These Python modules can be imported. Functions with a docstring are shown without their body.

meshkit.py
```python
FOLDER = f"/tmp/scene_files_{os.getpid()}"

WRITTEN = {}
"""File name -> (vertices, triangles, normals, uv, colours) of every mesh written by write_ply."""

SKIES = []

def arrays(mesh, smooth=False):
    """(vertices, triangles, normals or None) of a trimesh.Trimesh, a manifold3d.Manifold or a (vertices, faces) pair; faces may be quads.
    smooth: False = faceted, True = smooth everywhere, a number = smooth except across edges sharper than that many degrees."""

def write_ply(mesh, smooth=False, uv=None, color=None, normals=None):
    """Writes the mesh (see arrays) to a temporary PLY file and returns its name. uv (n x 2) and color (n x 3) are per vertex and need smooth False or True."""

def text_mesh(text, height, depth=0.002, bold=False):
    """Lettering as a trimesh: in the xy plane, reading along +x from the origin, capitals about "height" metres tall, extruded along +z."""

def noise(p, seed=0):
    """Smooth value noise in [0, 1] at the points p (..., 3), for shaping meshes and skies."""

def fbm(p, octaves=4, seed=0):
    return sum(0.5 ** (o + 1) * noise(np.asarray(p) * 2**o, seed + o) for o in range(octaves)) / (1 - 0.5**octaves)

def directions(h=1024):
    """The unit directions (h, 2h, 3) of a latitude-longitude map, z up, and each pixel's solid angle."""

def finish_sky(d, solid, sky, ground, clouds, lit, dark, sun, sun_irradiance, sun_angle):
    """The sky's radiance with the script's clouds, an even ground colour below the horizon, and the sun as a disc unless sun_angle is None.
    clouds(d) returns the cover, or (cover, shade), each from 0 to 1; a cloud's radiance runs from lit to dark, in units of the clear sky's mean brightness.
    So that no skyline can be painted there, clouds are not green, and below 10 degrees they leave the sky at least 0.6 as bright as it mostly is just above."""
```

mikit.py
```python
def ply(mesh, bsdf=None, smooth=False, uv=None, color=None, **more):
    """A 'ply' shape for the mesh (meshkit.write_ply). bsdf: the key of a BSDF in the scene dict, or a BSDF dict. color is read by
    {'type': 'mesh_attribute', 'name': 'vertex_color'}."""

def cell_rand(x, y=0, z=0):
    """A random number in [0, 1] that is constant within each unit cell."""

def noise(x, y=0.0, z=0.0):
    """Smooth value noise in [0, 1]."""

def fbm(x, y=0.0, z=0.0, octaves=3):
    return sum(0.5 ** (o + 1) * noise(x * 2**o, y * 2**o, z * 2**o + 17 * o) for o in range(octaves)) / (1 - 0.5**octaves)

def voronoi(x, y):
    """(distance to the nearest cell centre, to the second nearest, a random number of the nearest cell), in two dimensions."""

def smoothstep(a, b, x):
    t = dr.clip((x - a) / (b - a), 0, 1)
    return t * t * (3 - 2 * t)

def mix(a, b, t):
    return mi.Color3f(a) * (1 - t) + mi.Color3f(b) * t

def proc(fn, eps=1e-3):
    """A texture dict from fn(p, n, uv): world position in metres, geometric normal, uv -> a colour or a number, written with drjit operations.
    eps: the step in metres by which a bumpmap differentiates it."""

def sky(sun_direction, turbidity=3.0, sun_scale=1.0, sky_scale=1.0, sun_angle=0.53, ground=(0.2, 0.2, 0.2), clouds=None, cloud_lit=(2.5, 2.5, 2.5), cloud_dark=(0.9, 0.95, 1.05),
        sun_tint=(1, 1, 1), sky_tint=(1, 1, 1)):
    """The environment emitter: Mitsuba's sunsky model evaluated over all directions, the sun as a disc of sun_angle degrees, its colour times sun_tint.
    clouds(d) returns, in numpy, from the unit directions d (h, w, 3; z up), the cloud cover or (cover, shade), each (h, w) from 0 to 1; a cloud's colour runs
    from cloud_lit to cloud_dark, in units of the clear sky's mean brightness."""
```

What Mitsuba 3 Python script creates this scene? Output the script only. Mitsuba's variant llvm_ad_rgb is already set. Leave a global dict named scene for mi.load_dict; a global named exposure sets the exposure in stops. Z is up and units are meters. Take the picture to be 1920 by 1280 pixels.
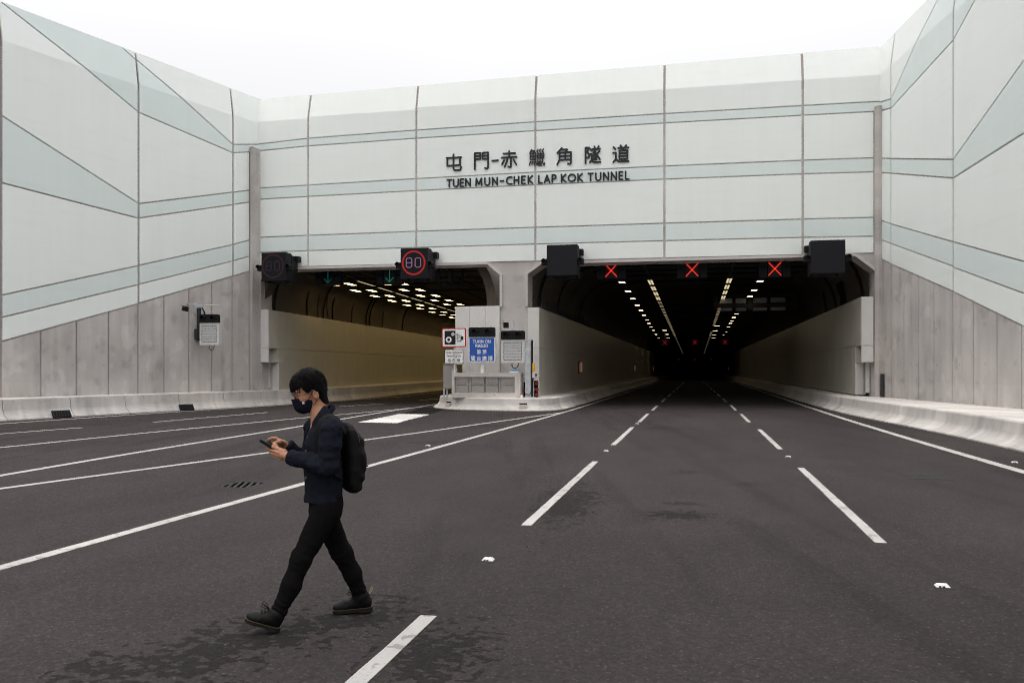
import math, random
import numpy as np
import trimesh
import drjit as dr
import mitsuba as mi
import shapely
from shapely.geometry import Polygon, LineString, Point
from shapely.ops import unary_union
import meshkit, mikit

random.seed(7)
T4 = mi.ScalarTransform4f
scene, labels = {}, {}

# ---------------------------------------------------------------- camera, sky, exposure
YAW = math.radians(12.1)                       # the lens looks 12.1 degrees left of the right-hand tunnel's axis (+Y)
CS, SN = math.cos(YAW), math.sin(YAW)
EYE = 1.68
scene['camera'] = {'type': 'perspective', 'fov': 61.93, 'fov_axis': 'x', 'near_clip': 0.1, 'far_clip': 3000.0,
                   'principal_point_offset_y': -0.0406,
                   'to_world': T4().look_at(origin=[0, 0, EYE], target=[-SN * 10, CS * 10, EYE], up=[0, 0, 1])}


def overcast(d):
    """A closed grey cloud deck: brightest at the zenith, a third to a half of that near the horizon."""
    up = np.clip(d[..., 2], 0, 1)
    soft = meshkit.fbm(d * np.array([3.0, 3.0, 6.0]), 3, 4)
    lum = (0.31 + 0.69 * up ** 2) * (0.96 + 0.08 * soft)
    return np.ones(up.shape), np.clip((1 - lum) / 0.7, 0, 1)


SKY = 10.7
scene['daylight'] = mikit.sky([-0.25, -0.45, 0.85], turbidity=3.0, sun_scale=0.1, sun_angle=40, ground=(0.2, 0.2, 0.2), clouds=overcast,
                              cloud_lit=(SKY, SKY * 1.0, SKY * 1.015), cloud_dark=(SKY * 0.3, SKY * 0.3, SKY * 0.306))
exposure = 1.3
WHITE = 2.0 ** -exposure                       # radiance that the picture shows as white


# ---------------------------------------------------------------- helpers
def numbered(name):
    if name not in scene and name not in labels:
        return name
    i = 1
    while f'{name}_{i:03d}' in scene or f'{name}_{i:03d}' in labels:
        i += 1
    return f'{name}_{i:03d}'


def thing(name, label, category, group=None):
    k = numbered(name)
    labels[k] = {'label': label, 'category': category}
    if group:
        labels[k]['group'] = group
    return k


def put(name, mesh, bsdf, parent=None, smooth=False, label=None, emit=None, kind=None, category=None, group=None):
    k = numbered(f'{parent}__{name}' if parent else name)
    if isinstance(mesh, MB):
        mesh = mesh.mesh()
    more = {}
    if emit is not None:
        more['emitter'] = {'type': 'area', 'radiance': {'type': 'rgb', 'value': [float(x) * WHITE for x in emit]}}
    scene[k] = mikit.ply(mesh, bsdf, smooth=smooth, **more)
    info = {a: b for a, b in (('label', label), ('kind', kind), ('category', category), ('group', group)) if b}
    if info:
        labels[k] = info
    return k


class MB:
    """Collects pieces of one mesh."""

    def __init__(self):
        self.v, self.f, self.n = [], [], 0

    def add(self, v, f=None):
        if f is None:
            v, f = np.array(v.vertices), np.array(v.faces)
        v, f = np.asarray(v, float), np.asarray(f, int)
        if f.shape[1] == 4:
            f = np.vstack([f[:, [0, 1, 2]], f[:, [0, 2, 3]]])
        self.v.append(v); self.f.append(f + self.n); self.n += len(v)
        return self

    def box(self, x0, x1, y0, y1, z0, z1, b=0.0, M=None):
        """A box, its edges chamfered by b."""
        c = np.array([(x0 + x1) / 2, (y0 + y1) / 2, (z0 + z1) / 2]); h = np.abs([x1 - x0, y1 - y0, z1 - z0]) / 2
        if b <= 0:
            m = trimesh.creation.box(2 * h)
            v, f = np.array(m.vertices), np.array(m.faces)
        else:
            b = min(b, 0.45 * h.min())
            s = np.array([[i, j, k] for i in (-1, 1) for j in (-1, 1) for k in (-1, 1)], float)
            p = np.vstack([s * (h - np.array(o) * b) for o in ((0, 1, 1), (1, 0, 1), (1, 1, 0))])
            m = trimesh.convex.convex_hull(p)
            v, f = np.array(m.vertices), np.array(m.faces)
        v = v + c
        if M is not None:
            v = v @ M[:3, :3].T + M[:3, 3]
        return self.add(v, f)

    def tube(self, path, r, n=8, M=None, closed=False):
        p = np.asarray(path, float)
        t = np.gradient(p, axis=0)
        if closed:
            t = np.roll(p, -1, 0) - np.roll(p, 1, 0)
        t /= np.linalg.norm(t, axis=1, keepdims=True) + 1e-12
        a = np.cross(t, np.where(np.abs(t[:, 2:]) < 0.9, [0, 0, 1.0], [1.0, 0, 0]))
        a /= np.linalg.norm(a, axis=1, keepdims=True) + 1e-12
        b, g = np.cross(t, a), np.arange(n) * 2 * np.pi / n
        r = np.broadcast_to(r, (len(p),))
        v = p[:, None] + r[:, None, None] * (np.cos(g)[None, :, None] * a[:, None] + np.sin(g)[None, :, None] * b[:, None])
        v = v.reshape(-1, 3)
        L = len(p)
        q = []
        for i in range(L if closed else L - 1):
            for j in range(n):
                k, i2 = (j + 1) % n, (i + 1) % L
                q.append((i * n + j, i * n + k, i2 * n + k, i2 * n + j))
        f = np.array(q)[:, ::-1]
        f = np.vstack([f[:, [0, 1, 2]], f[:, [0, 2, 3]]])
        if not closed:
            v = np.vstack([v, p[:1], p[-1:]])
            caps = [(L * n, (j + 1) % n, j) for j in range(n)] + [(L * n + 1, (L - 1) * n + j, (L - 1) * n + (j + 1) % n) for j in range(n)]
            f = np.vstack([f, np.array(caps)[:, ::-1]])
        if M is not None:
            v = v @ M[:3, :3].T + M[:3, 3]
        return self.add(v, f)

    def poly(self, g, t, M=None, z=0.0):
        """A flat shape extruded by t along the third axis of M."""
        for p in getattr(g, 'geoms', [g]):
            if p.is_empty or p.area < 1e-9:
                continue
            m = trimesh.creation.extrude_polygon(p, t, engine='earcut')
            v = np.array(m.vertices) + [0, 0, z]
            if M is not None:
                v = v @ M[:3, :3].T + M[:3, 3]
            self.add(v, m.faces)
        return self

    def mesh(self):
        return trimesh.Trimesh(np.vstack(self.v), np.vstack(self.f), process=False)


def frame(o, x, y, z):
    M = np.eye(4)
    M[:3, 0], M[:3, 1], M[:3, 2], M[:3, 3] = x, y, z, o
    return M


def upright(x, y, z=0.0):
    """Frame of a face that looks towards -Y: right, up, out of the face."""
    return frame([x, y, z], [1, 0, 0], [0, 0, 1], [0, -1, 0])


def rrect(x0, y0, x1, y1, r):
    return shapely.box(x0 + r, y0 + r, x1 - r, y1 - r).buffer(r, quad_segs=5)


def strokes(lines, w):
    return unary_union([LineString(l).buffer(w / 2, quad_segs=4) for l in lines])


def arc(cx, cy, r, a0, a1, n=9, ry=None):
    a = np.radians(np.linspace(a0, a1, n))
    return [(cx + r * math.cos(t), cy + (ry or r) * math.sin(t)) for t in a]


# ---------------------------------------------------------------- materials
def rgb(c):
    return {'type': 'rgb', 'value': list(map(float, c))} if isinstance(c, (tuple, list)) else c


def mat(name, color, rough=0.6, metal=0.0, spec=0.5, **more):
    scene[name] = {'type': 'twosided', 'bsdf': {'type': 'principled', 'base_color': rgb(color), 'roughness': rough, 'metallic': metal, 'specular': spec, **more}}


STAINS = [  # damp patches on the asphalt: x, y, half length, half width, turn (degrees), raggedness, weight
    (-2.72, 4.75, 1.05, 0.42, 63, 0.62, 1.0), (-2.35, 5.35, 0.55, 0.22, 30, 0.7, 0.8), (-1.52, 4.85, 0.62, 0.33, 80, 0.55, 1.0), (-1.60, 10.75, 1.75, 0.34, 92, 0.5, 0.9),
    (-0.22, 10.02, 0.40, 0.36, 10, 0.4, 1.0), (-0.10, 10.9, 0.3, 0.16, 0, 0.5, 0.8), (-0.11, 14.2, 0.28, 0.3, 0, 0.5, 0.7), (-5.9, 18.7, 0.5, 0.5, 0, 0.5, 0.6), (-6.3, 24.6, 0.6, 0.7, 0, 0.5, 0.5),
    (-5.3, 29.0, 0.8, 0.6, 0, 0.5, 0.5), (-1.1, 24.6, 0.7, 0.5, 0, 0.5, 0.5), (0.75, 12.9, 0.2, 0.3, 0, 0.5, 0.5), (-9.5, 33.0, 0.9, 0.4, 0, 0.5, 0.5), (5.2, 14.6, 0.5, 0.8, 0, 0.6, 0.5)]


def damp(p):
    rag = 0.9 * (mikit.fbm(p.x * 2.6, p.y * 2.2, 3.0, 3) - 0.5) + 2.3 * (mikit.fbm(p.x * 18, p.y * 20, 9.0, 4) - 0.5)
    out = mi.Float(0)
    for x, y, a, b, turn, rg, wt in STAINS:
        c, s = math.cos(math.radians(turn)), math.sin(math.radians(turn))
        u, v = ((p.x - x) * c + (p.y - y) * s) / a, (-(p.x - x) * s + (p.y - y) * c) / b
        d = 1 - dr.sqrt(u * u + v * v) + rag * 2.2 * rg
        out = dr.maximum(out, mikit.smoothstep(0.20, 0.27, d) * wt)
    return out


def asphalt_color(p, n, uv):
    grain = mikit.cell_rand(p.x * 95, p.y * 95, 2.0)
    grit = mikit.noise(p.x * 38, p.y * 38, 5.0)
    stone = mikit.smoothstep(0.962, 0.985, mikit.cell_rand(p.x * 70, p.y * 70, 8.0))
    sweep = mikit.fbm(p.x * 0.55, p.y * 0.14, 1.0, 4)
    patch = mikit.fbm(p.x * 1.9 + 7, p.y * 1.1, 2.0, 3)
    rub = mikit.smoothstep(0.6, 0.78, mikit.fbm((p.x + 0.22 * p.y) * 2.6, (p.y - 0.1 * p.x) * 0.16, 12.0, 3))
    k = (0.66 + 0.34 * grain) * (0.82 + 0.36 * grit) * (0.74 + 0.42 * sweep) * (0.86 + 0.28 * patch) * (1 - 0.16 * rub)
    base = mi.Color3f(0.0425, 0.0365, 0.0355) * k + mi.Color3f(0.026, 0.022, 0.019) * stone
    return base * (1 - 0.54 * damp(p))


def asphalt_height(p, n, uv):
    return mikit.noise(p.x * 60, p.y * 60, 1.0) + 0.6 * mikit.noise(p.x * 130, p.y * 130, 4.0)


scene['asphalt'] = {'type': 'twosided', 'bsdf': {'type': 'bumpmap', 'arbitrary': mikit.proc(asphalt_height, 2e-3), 'scale': 0.0022, 'bsdf': {
    'type': 'principled', 'base_color': mikit.proc(asphalt_color), 'roughness': 0.9, 'specular': 0.15}}}


def paint_color(p, n, uv):
    wear = mikit.smoothstep(0.66, 0.74, mikit.fbm(p.x * 9, p.y * 9, 1.0, 4))
    pit = mikit.smoothstep(0.9, 0.97, mikit.cell_rand(p.x * 80, p.y * 80, 3.0))
    grime = 0.80 + 0.3 * mikit.fbm(p.x * 4, p.y * 1.3, 6.0, 3)
    return mi.Color3f(0.41, 0.39, 0.37) * grime * (1 - 0.4 * dr.maximum(wear, pit * 0.5))


mat('road_paint', mikit.proc(paint_color), 0.6)


def cladding(base):
    def fn(p, n, uv):
        s = p.x * 0.86 + p.y * 0.5
        rib = mikit.noise(s * 9, 0.0, p.z * 0.25) * 0.6 + mikit.noise(s * 31, 2.0, p.z * 0.5) * 0.4
        streak = mikit.fbm(s * 2.4, 3.0, p.z * 0.16, 4)
        big = mikit.fbm(s * 0.22, 5.0, p.z * 0.3, 3)
        warp = mikit.smoothstep(0.60, 0.8, mikit.fbm(s * 0.9, 11.0, p.z * 5.0, 3))
        k = 0.955 + 0.028 * rib + 0.030 * streak + 0.035 * big - 0.018 * warp
        return mi.Color3f(*base) * k
    return mikit.proc(fn)


mat('clad_white', cladding((0.772, 0.802, 0.775)), 0.42, spec=0.4)
mat('clad_tint', cladding((0.660, 0.728, 0.708)), 0.42, spec=0.4)


def concrete_color(base, stain=1.0):
    def fn(p, n, uv):
        s = p.x * 0.55 + p.y * 0.84
        board = mikit.noise(s * 7.0, 1.0, p.z * 0.3)
        grain = mikit.noise(s * 46, p.y * 46, p.z * 46)
        cloud = mikit.fbm(s * 1.1, 4.0, p.z * 0.55, 4)
        run = mikit.fbm(s * 3.2, 8.0, p.z * 0.22, 4)
        dark = mikit.smoothstep(0.56, 0.78, run) * mikit.smoothstep(0.35, 0.75, mikit.fbm(s * 0.9, 2.0, p.z * 1.1, 3))
        blot = mikit.smoothstep(0.60, 0.80, mikit.fbm(s * 2.2, 13.0, p.z * 1.6, 4))
        pale = mikit.smoothstep(0.62, 0.74, mikit.fbm(s * 1.8, 21.0, p.z * 1.1, 3))
        lift = mikit.cell_rand(0.0, 3.0, p.z / 2.05 + 0.4) * 0.06
        k = (0.84 + 0.13 * board + 0.12 * (grain - 0.5) + 0.38 * (cloud - 0.5) + lift) * (1 - stain * (0.34 * dark + 0.26 * blot)) + 0.11 * pale
        tu, tv = s / 1.25 - dr.floor(s / 1.25) - 0.5, p.z / 1.22 - dr.floor(p.z / 1.22) - 0.5
        k *= 1 - 0.22 * (1 - mikit.smoothstep(0.022, 0.034, dr.sqrt(tu * tu + tv * tv)))
        warm = mikit.fbm(s * 0.5, 31.0, p.z * 0.4, 3)
        return mikit.mix((base[0], base[1], base[2]), (base[0] * 1.02, base[1] * 0.975, base[2] * 0.925), warm) * k
    return mikit.proc(fn)


mat('concrete', concrete_color((0.49, 0.470, 0.458), 0.65), 0.8, spec=0.3)
mat('barrier_concrete', concrete_color((0.50, 0.482, 0.465), 0.45), 0.8, spec=0.3)
mat('joint_concrete', (0.40, 0.355, 0.335), 0.9, spec=0.2)
mat('trim_concrete', (0.52, 0.49, 0.475), 0.8, spec=0.3)


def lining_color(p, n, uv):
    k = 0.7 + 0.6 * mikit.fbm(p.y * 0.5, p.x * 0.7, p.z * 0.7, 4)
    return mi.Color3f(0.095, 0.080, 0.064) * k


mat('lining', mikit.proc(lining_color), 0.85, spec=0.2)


def enamel_color(p, n, uv):
    k = 0.9 + 0.1 * mikit.fbm(p.x * 1.4 + p.y * 2.1, 3.0, p.z * 0.5, 3)
    return mi.Color3f(0.66, 0.645, 0.62) * k


mat('enamel', mikit.proc(enamel_color), 0.3, spec=0.4)


def shaded_panel_color(p, n, uv):
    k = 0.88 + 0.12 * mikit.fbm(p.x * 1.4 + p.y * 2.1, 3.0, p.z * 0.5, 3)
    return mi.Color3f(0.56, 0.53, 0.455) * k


mat('shaded_panel', mikit.proc(shaded_panel_color), 0.25, spec=0.5)  # end-panel enamel again; bore shade is put into its darker cream colour
mat('black_paint', (0.010, 0.010, 0.011), 0.5, spec=0.15)
mat('housing', (0.0135, 0.0140, 0.0175), 0.6, spec=0.12)
mat('screen_black', (0.006, 0.006, 0.008), 0.4, spec=0.15)
mat('dark_steel', (0.04, 0.04, 0.042), 0.6, spec=0.2)
mat('cable_black', (0.01, 0.009, 0.009), 0.6, spec=0.15)


def galv_color(p, n, uv):
    return mi.Color3f(0.47, 0.49, 0.51) * (0.75 + 0.5 * mikit.fbm(p.x * 9, p.y * 9, p.z * 6, 3))


mat('galvanised', mikit.proc(galv_color), 0.5, metal=0.35)


def stainless_color(p, n, uv):
    return mi.Color3f(0.36, 0.335, 0.315) * (0.82 + 0.3 * mikit.noise(p.x * 3, p.y * 2, p.z * 60) * mikit.noise(p.x * 2, p.y * 2, p.z * 1.5) + 0.1)


mat('stainless', mikit.proc(stainless_color), 0.36, metal=0.55)
mat('grey_paint', (0.53, 0.53, 0.52), 0.5)
mat('slat_grey', (0.46, 0.46, 0.455), 0.45)
mat('sign_white', (0.74, 0.74, 0.73), 0.45)
mat('sign_red', (0.42, 0.012, 0.025), 0.45)
mat('sign_blue', (0.012, 0.075, 0.36), 0.45)
mat('print_black', (0.010, 0.010, 0.011), 0.6, spec=0.2)
mat('post_white', (0.66, 0.65, 0.63), 0.5)
mat('yellow_plastic', (0.75, 0.40, 0.02), 0.4)
mat('red_paint', (0.26, 0.02, 0.025), 0.5)
mat('blue_plastic', (0.08, 0.26, 0.45), 0.4)
mat('orange_plastic', (0.55, 0.18, 0.05), 0.4)
mat('letter_steel', (0.016, 0.017, 0.019), 0.45, spec=0.3)
mat('lamp_glass', (0.6, 0.58, 0.5), 0.4)
mat('cast_iron', (0.024, 0.022, 0.022), 0.7, spec=0.2)
mat('stud_body', (0.68, 0.66, 0.64), 0.4)
mat('patch_pale', concrete_color((0.47, 0.46, 0.445), 0.35), 0.85)
mat('patch_dark', (0.012, 0.011, 0.011), 0.95, spec=0.05)
mat('soil', (0.12, 0.11, 0.10), 0.9)

mat('grate_steel', (0.055, 0.049, 0.047), 0.8, spec=0.1)

# ---------------------------------------------------------------- ground and road
g = MB().add([(-1500, -1500, -0.6), (1500, -1500, -0.6), (1500, 1500, -0.6), (-1500, 1500, -0.6)], [[0, 1, 2, 3]])
put('ground', g, 'soil', kind='structure')
road_shape = Polygon([(-34, -60), (13, -60), (10.6, 12), (7.2, 36), (7.0, 37.5), (6.8, 262), (-7.4, 262), (-8.2, 45), (-11.0, 45), (-21, 150), (-31, 150), (-20.2, 37), (-23.5, 24)])
GULLY = Polygon([(-6.70, 11.06), (-6.24, 11.02), (-6.20, 11.62), (-6.66, 11.66)])
m = MB().poly(road_shape.difference(GULLY), 0.5, z=-0.5)
put('road', m, 'asphalt', kind='structure')


def ribbon(path, w, z0=0.004, wobble=0.004, step=0.35):
    """A painted line of width w with slightly uneven edges."""
    line = LineString(path)
    n = max(2, int(line.length / step))
    P = np.array([line.interpolate(i / n, normalized=True).coords[0] for i in range(n + 1)])
    t = np.gradient(P, axis=0); t /= np.linalg.norm(t, axis=1, keepdims=True)
    nn = np.c_[-t[:, 1], t[:, 0]]
    rr = np.random.default_rng(int(abs(P[0, 0] * 100 + P[0, 1] * 10)))
    a = P + nn * (w / 2 + rr.uniform(-wobble, wobble, (n + 1, 1)))
    b = P - nn * (w / 2 + rr.uniform(-wobble, wobble, (n + 1, 1)))
    g = Polygon(np.vstack([a, b[::-1]]))
    return MB().poly(g.buffer(0), 0.003, z=z0 - 0.003)


def smooth_path(pts, n=40):
    p = np.array(pts, float)
    c = np.r_[0, np.cumsum(np.linalg.norm(np.diff(p, axis=0), axis=1))]
    s = np.linspace(0, c[-1], n)
    q = np.c_[np.interp(s, c, p[:, 0]), np.interp(s, c, p[:, 1])]
    for _ in range(6):
        q[1:-1] = 0.5 * q[1:-1] + 0.25 * (q[:-2] + q[2:])
    return q


for pts, w in (
        ([(-5.80, -20), (-5.77, 6.17), (-5.72, 9.4), (-5.60, 12.0), (-5.51, 14.5), (-5.39, 18.2), (-5.23, 24), (-5.02, 30.9), (-4.93, 36), (-4.85, 60), (-4.85, 140)], 0.148),
        ([(-12.0, -4), (-9.75, 9.3), (-9.11, 12.4), (-8.35, 16.0), (-7.63, 19.2), (-7.08, 21.9), (-6.28, 26.2), (-5.45, 30.5), (-5.02, 32.9)], 0.14),
        ([(-9.6, -4), (-10.72, 11.5), (-11.01, 14.9), (-11.15, 18.3), (-11.30, 22.9), (-11.64, 26.9), (-11.92, 31.4), (-12.04, 36.7), (-13.9, 75)], 0.15),
        ([(-16.6, 2), (-14.56, 15.6), (-14.15, 20.3), (-13.77, 23.1), (-13.25, 27.3), (-12.81, 29.8), (-12.13, 34.1), (-11.95, 36.6)], 0.14),
        ([(-22.9, 4), (-20.92, 22.4), (-19.99, 30.2), (-18.80, 37.4), (-17.6, 49), (-18.9, 75)], 0.16),
        ([(5.62, -10), (5.45, 10), (5.25, 15.4), (5.15, 18.4), (5.03, 23.4), (4.93, 31), (4.92, 41.8), (4.95, 67), (4.95, 140)], 0.20)):
    put('edge_line', ribbon(smooth_path(pts, 90), w), 'road_paint', 'road')
for x, ys in ((-1.775, [(-4.6, 1.4), (-0.6, 5.57), (9.01, 15.5), (18.99, 24.9), (27.4, 32.5), (35.3, 39.8)]), (1.76, [(-1.6, 4.2), (8.82, 15.25), (18.7, 24.7), (28.1, 33.05), (36.0, 41.0)])):
    ys = ys + [(ys[-1][0] + 9.2 * k, ys[-1][0] + 9.2 * k + 5.4) for k in range(1, 9)]
    for y0, y1 in ys:
        q = x * (1 - 0.004 * max(0, y0 - 18)) if x > 0 else x * (1 - 0.0025 * max(0, y0 - 18))
        put('lane_dash', ribbon([(q, y0), (q, y1)], 0.112), 'road_paint', 'road')
for (x0, y0), (x1, y1) in (((-18.35, 14.6), (-17.25, 21.4)), ((-16.81, 24.1), (-16.25, 30.4)), ((-15.62, 35.9), (-14.88, 39.4)), ((-14.5, 44), (-14.1, 50))):
    put('lane_dash', ribbon([(x0, y0), (x1, y1)], 0.13), 'road_paint', 'road')
rr = np.random.default_rng(5)


def ragged(pts, amp):
    l = Polygon(pts).exterior
    n = int(l.length / 0.12)
    return Polygon([(p.x + rr.uniform(-amp, amp), p.y + rr.uniform(-amp, amp)) for p in (l.interpolate(i / n, normalized=True) for i in range(n))]).buffer(0)


put('pale_patch', MB().poly(ragged([(-10.41, 25.3), (-9.10, 25.3), (-9.62, 30.35), (-10.83, 30.4)], 0.03), 0.004, z=0.0015), 'patch_pale', 'road', label='pale cement-dusted rectangle on the asphalt before the island')
put('dark_patch', MB().poly(ragged([(-10.80, 30.65), (-9.70, 30.65), (-10.16, 34.3), (-11.75, 36.2)], 0.03), 0.004, z=0.0005), 'patch_dark', 'road', label='black fresh asphalt patch beside the island kerb')


# ---------------------------------------------------------------- the two flaring retaining walls and the headwall
class Face:
    """An upright wall face: origin, direction along it, outward normal; above zk it leans back."""

    def __init__(self, o, d, n, zk, lean):
        self.o, self.d, self.n, self.zk, self.lean = np.array(o, float), np.array(d, float), np.array(n, float), zk, lean

    def at(self, u, z, out=0.0):
        zk = self.zk(u) if callable(self.zk) else self.zk
        p = self.o + u * self.d + self.n * (out - self.lean * max(0.0, z - zk))
        return np.array([p[0], p[1], z])

    def slab(self, pts, t0, t1, mb=None):
        """A plate over the outline pts (u, z) from t0 to t1 out of the wall, split along the kink."""
        mb = mb or MB()
        g = Polygon(pts)
        zk = self.zk(g.centroid.x) if callable(self.zk) else self.zk
        for lo, hi in ((-9, zk), (zk, 99)):
            part = g.intersection(shapely.box(-999, lo, 999, hi))
            for p in getattr(part, 'geoms', [part]):
                if p.is_empty or p.geom_type != 'Polygon' or p.area < 1e-4:
                    continue
                m = trimesh.creation.extrude_polygon(p, 1.0, engine='earcut')
                v = np.array([self.at(a, b, t0 + (t1 - t0) * c) for a, b, c in np.array(m.vertices)])
                f = np.array(m.faces)
                tri = trimesh.Trimesh(v, f, process=False)
                if tri.volume < 0:
                    f = f[:, ::-1]
                mb.add(v, f)
        return mb


def lin(p, u):
    return float(np.interp(u, [a for a, b in p], [b for a, b in p]))


def clad(face, holder, cols, rows, top):
    """Cladding panels: cols = [(u0, u1, lines)], lines from the top one down; rows tells the colour of each strip."""
    for u0, u1, lines in cols:
        lines = [[(u0, top + 0.4), (u1, top + 0.4)]] + lines
        a, b = u0 + 0.05, u1 - 0.05
        for i in range(len(lines) - 1):
            us = sorted({a, b, *[q for q, _ in lines[i] + lines[i + 1] if a < q < b]})
            hi = [(u, lin(lines[i], u) - (0.028 if i else 0)) for u in us]
            lo = [(u, lin(lines[i + 1], u) + 0.028) for u in us]
            g = Polygon(lo + hi[::-1]).buffer(0).intersection(shapely.box(a, 0, b, top))
            for p in getattr(g, 'geoms', [g]):
                if not p.is_empty and p.geom_type == 'Polygon' and p.area > 0.03:
                    put('cladding_panel' if rows[i] == 'w' else 'tinted_panel', face.slab(p.exterior.coords[:-1], 0.0, 0.055), 'clad_white' if rows[i] == 'w' else 'clad_tint', holder)


TOP_L, TOP_R = 14.30, 14.62
LFACE = Face((-19.85, 36.3), (-0.280, -0.960), (0.960, -0.280), lambda u: 13.1 - 0.02 * u, 0.14)
RFACE = Face((7.25, 36.3), (0.150, -0.9887), (-0.9887, -0.150), lambda u: 13.42 - 0.03 * u, 0.13)
HFACE = Face((-19.85, 36.3), (1, 0), (0, -1), lambda u: 13.13 + 0.25 * min(1, u / 14), 0.26)

wl = thing('retaining_wall', 'flared wall on the left with a concrete base below pale panels, traffic sign box hung on it', 'wall')
put('wall_body', LFACE.slab([(-0.5, -0.3), (46, -0.3), (46, TOP_L - 0.01), (-0.5, TOP_L - 0.01)], -0.6, 0.0), 'joint_concrete', wl)
clad(LFACE, wl, [(-0.25, 1.58, [[(0, 12.11), (1.58, 11.74)], [(0, 11.78), (0.57, 11.63), (1.58, 11.37)]])], 'wt', TOP_L)


def clad_rows(face, holder, u0, u1, lines, rows):
    """Cladding below a first line that is not the wall's top."""
    a, b = u0 + 0.05, u1 - 0.05
    for i in range(len(lines) - 1):
        us = sorted({a, b, *[q for q, _ in lines[i] + lines[i + 1] if a < q < b]})
        hi, lo = [(u, lin(lines[i], u) - 0.028) for u in us], [(u, lin(lines[i + 1], u) + 0.028) for u in us]
        put('cladding_panel' if rows[i] == 'w' else 'tinted_panel', face.slab(lo + hi[::-1], 0.0, 0.055), 'clad_white' if rows[i] == 'w' else 'clad_tint', holder)


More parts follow.
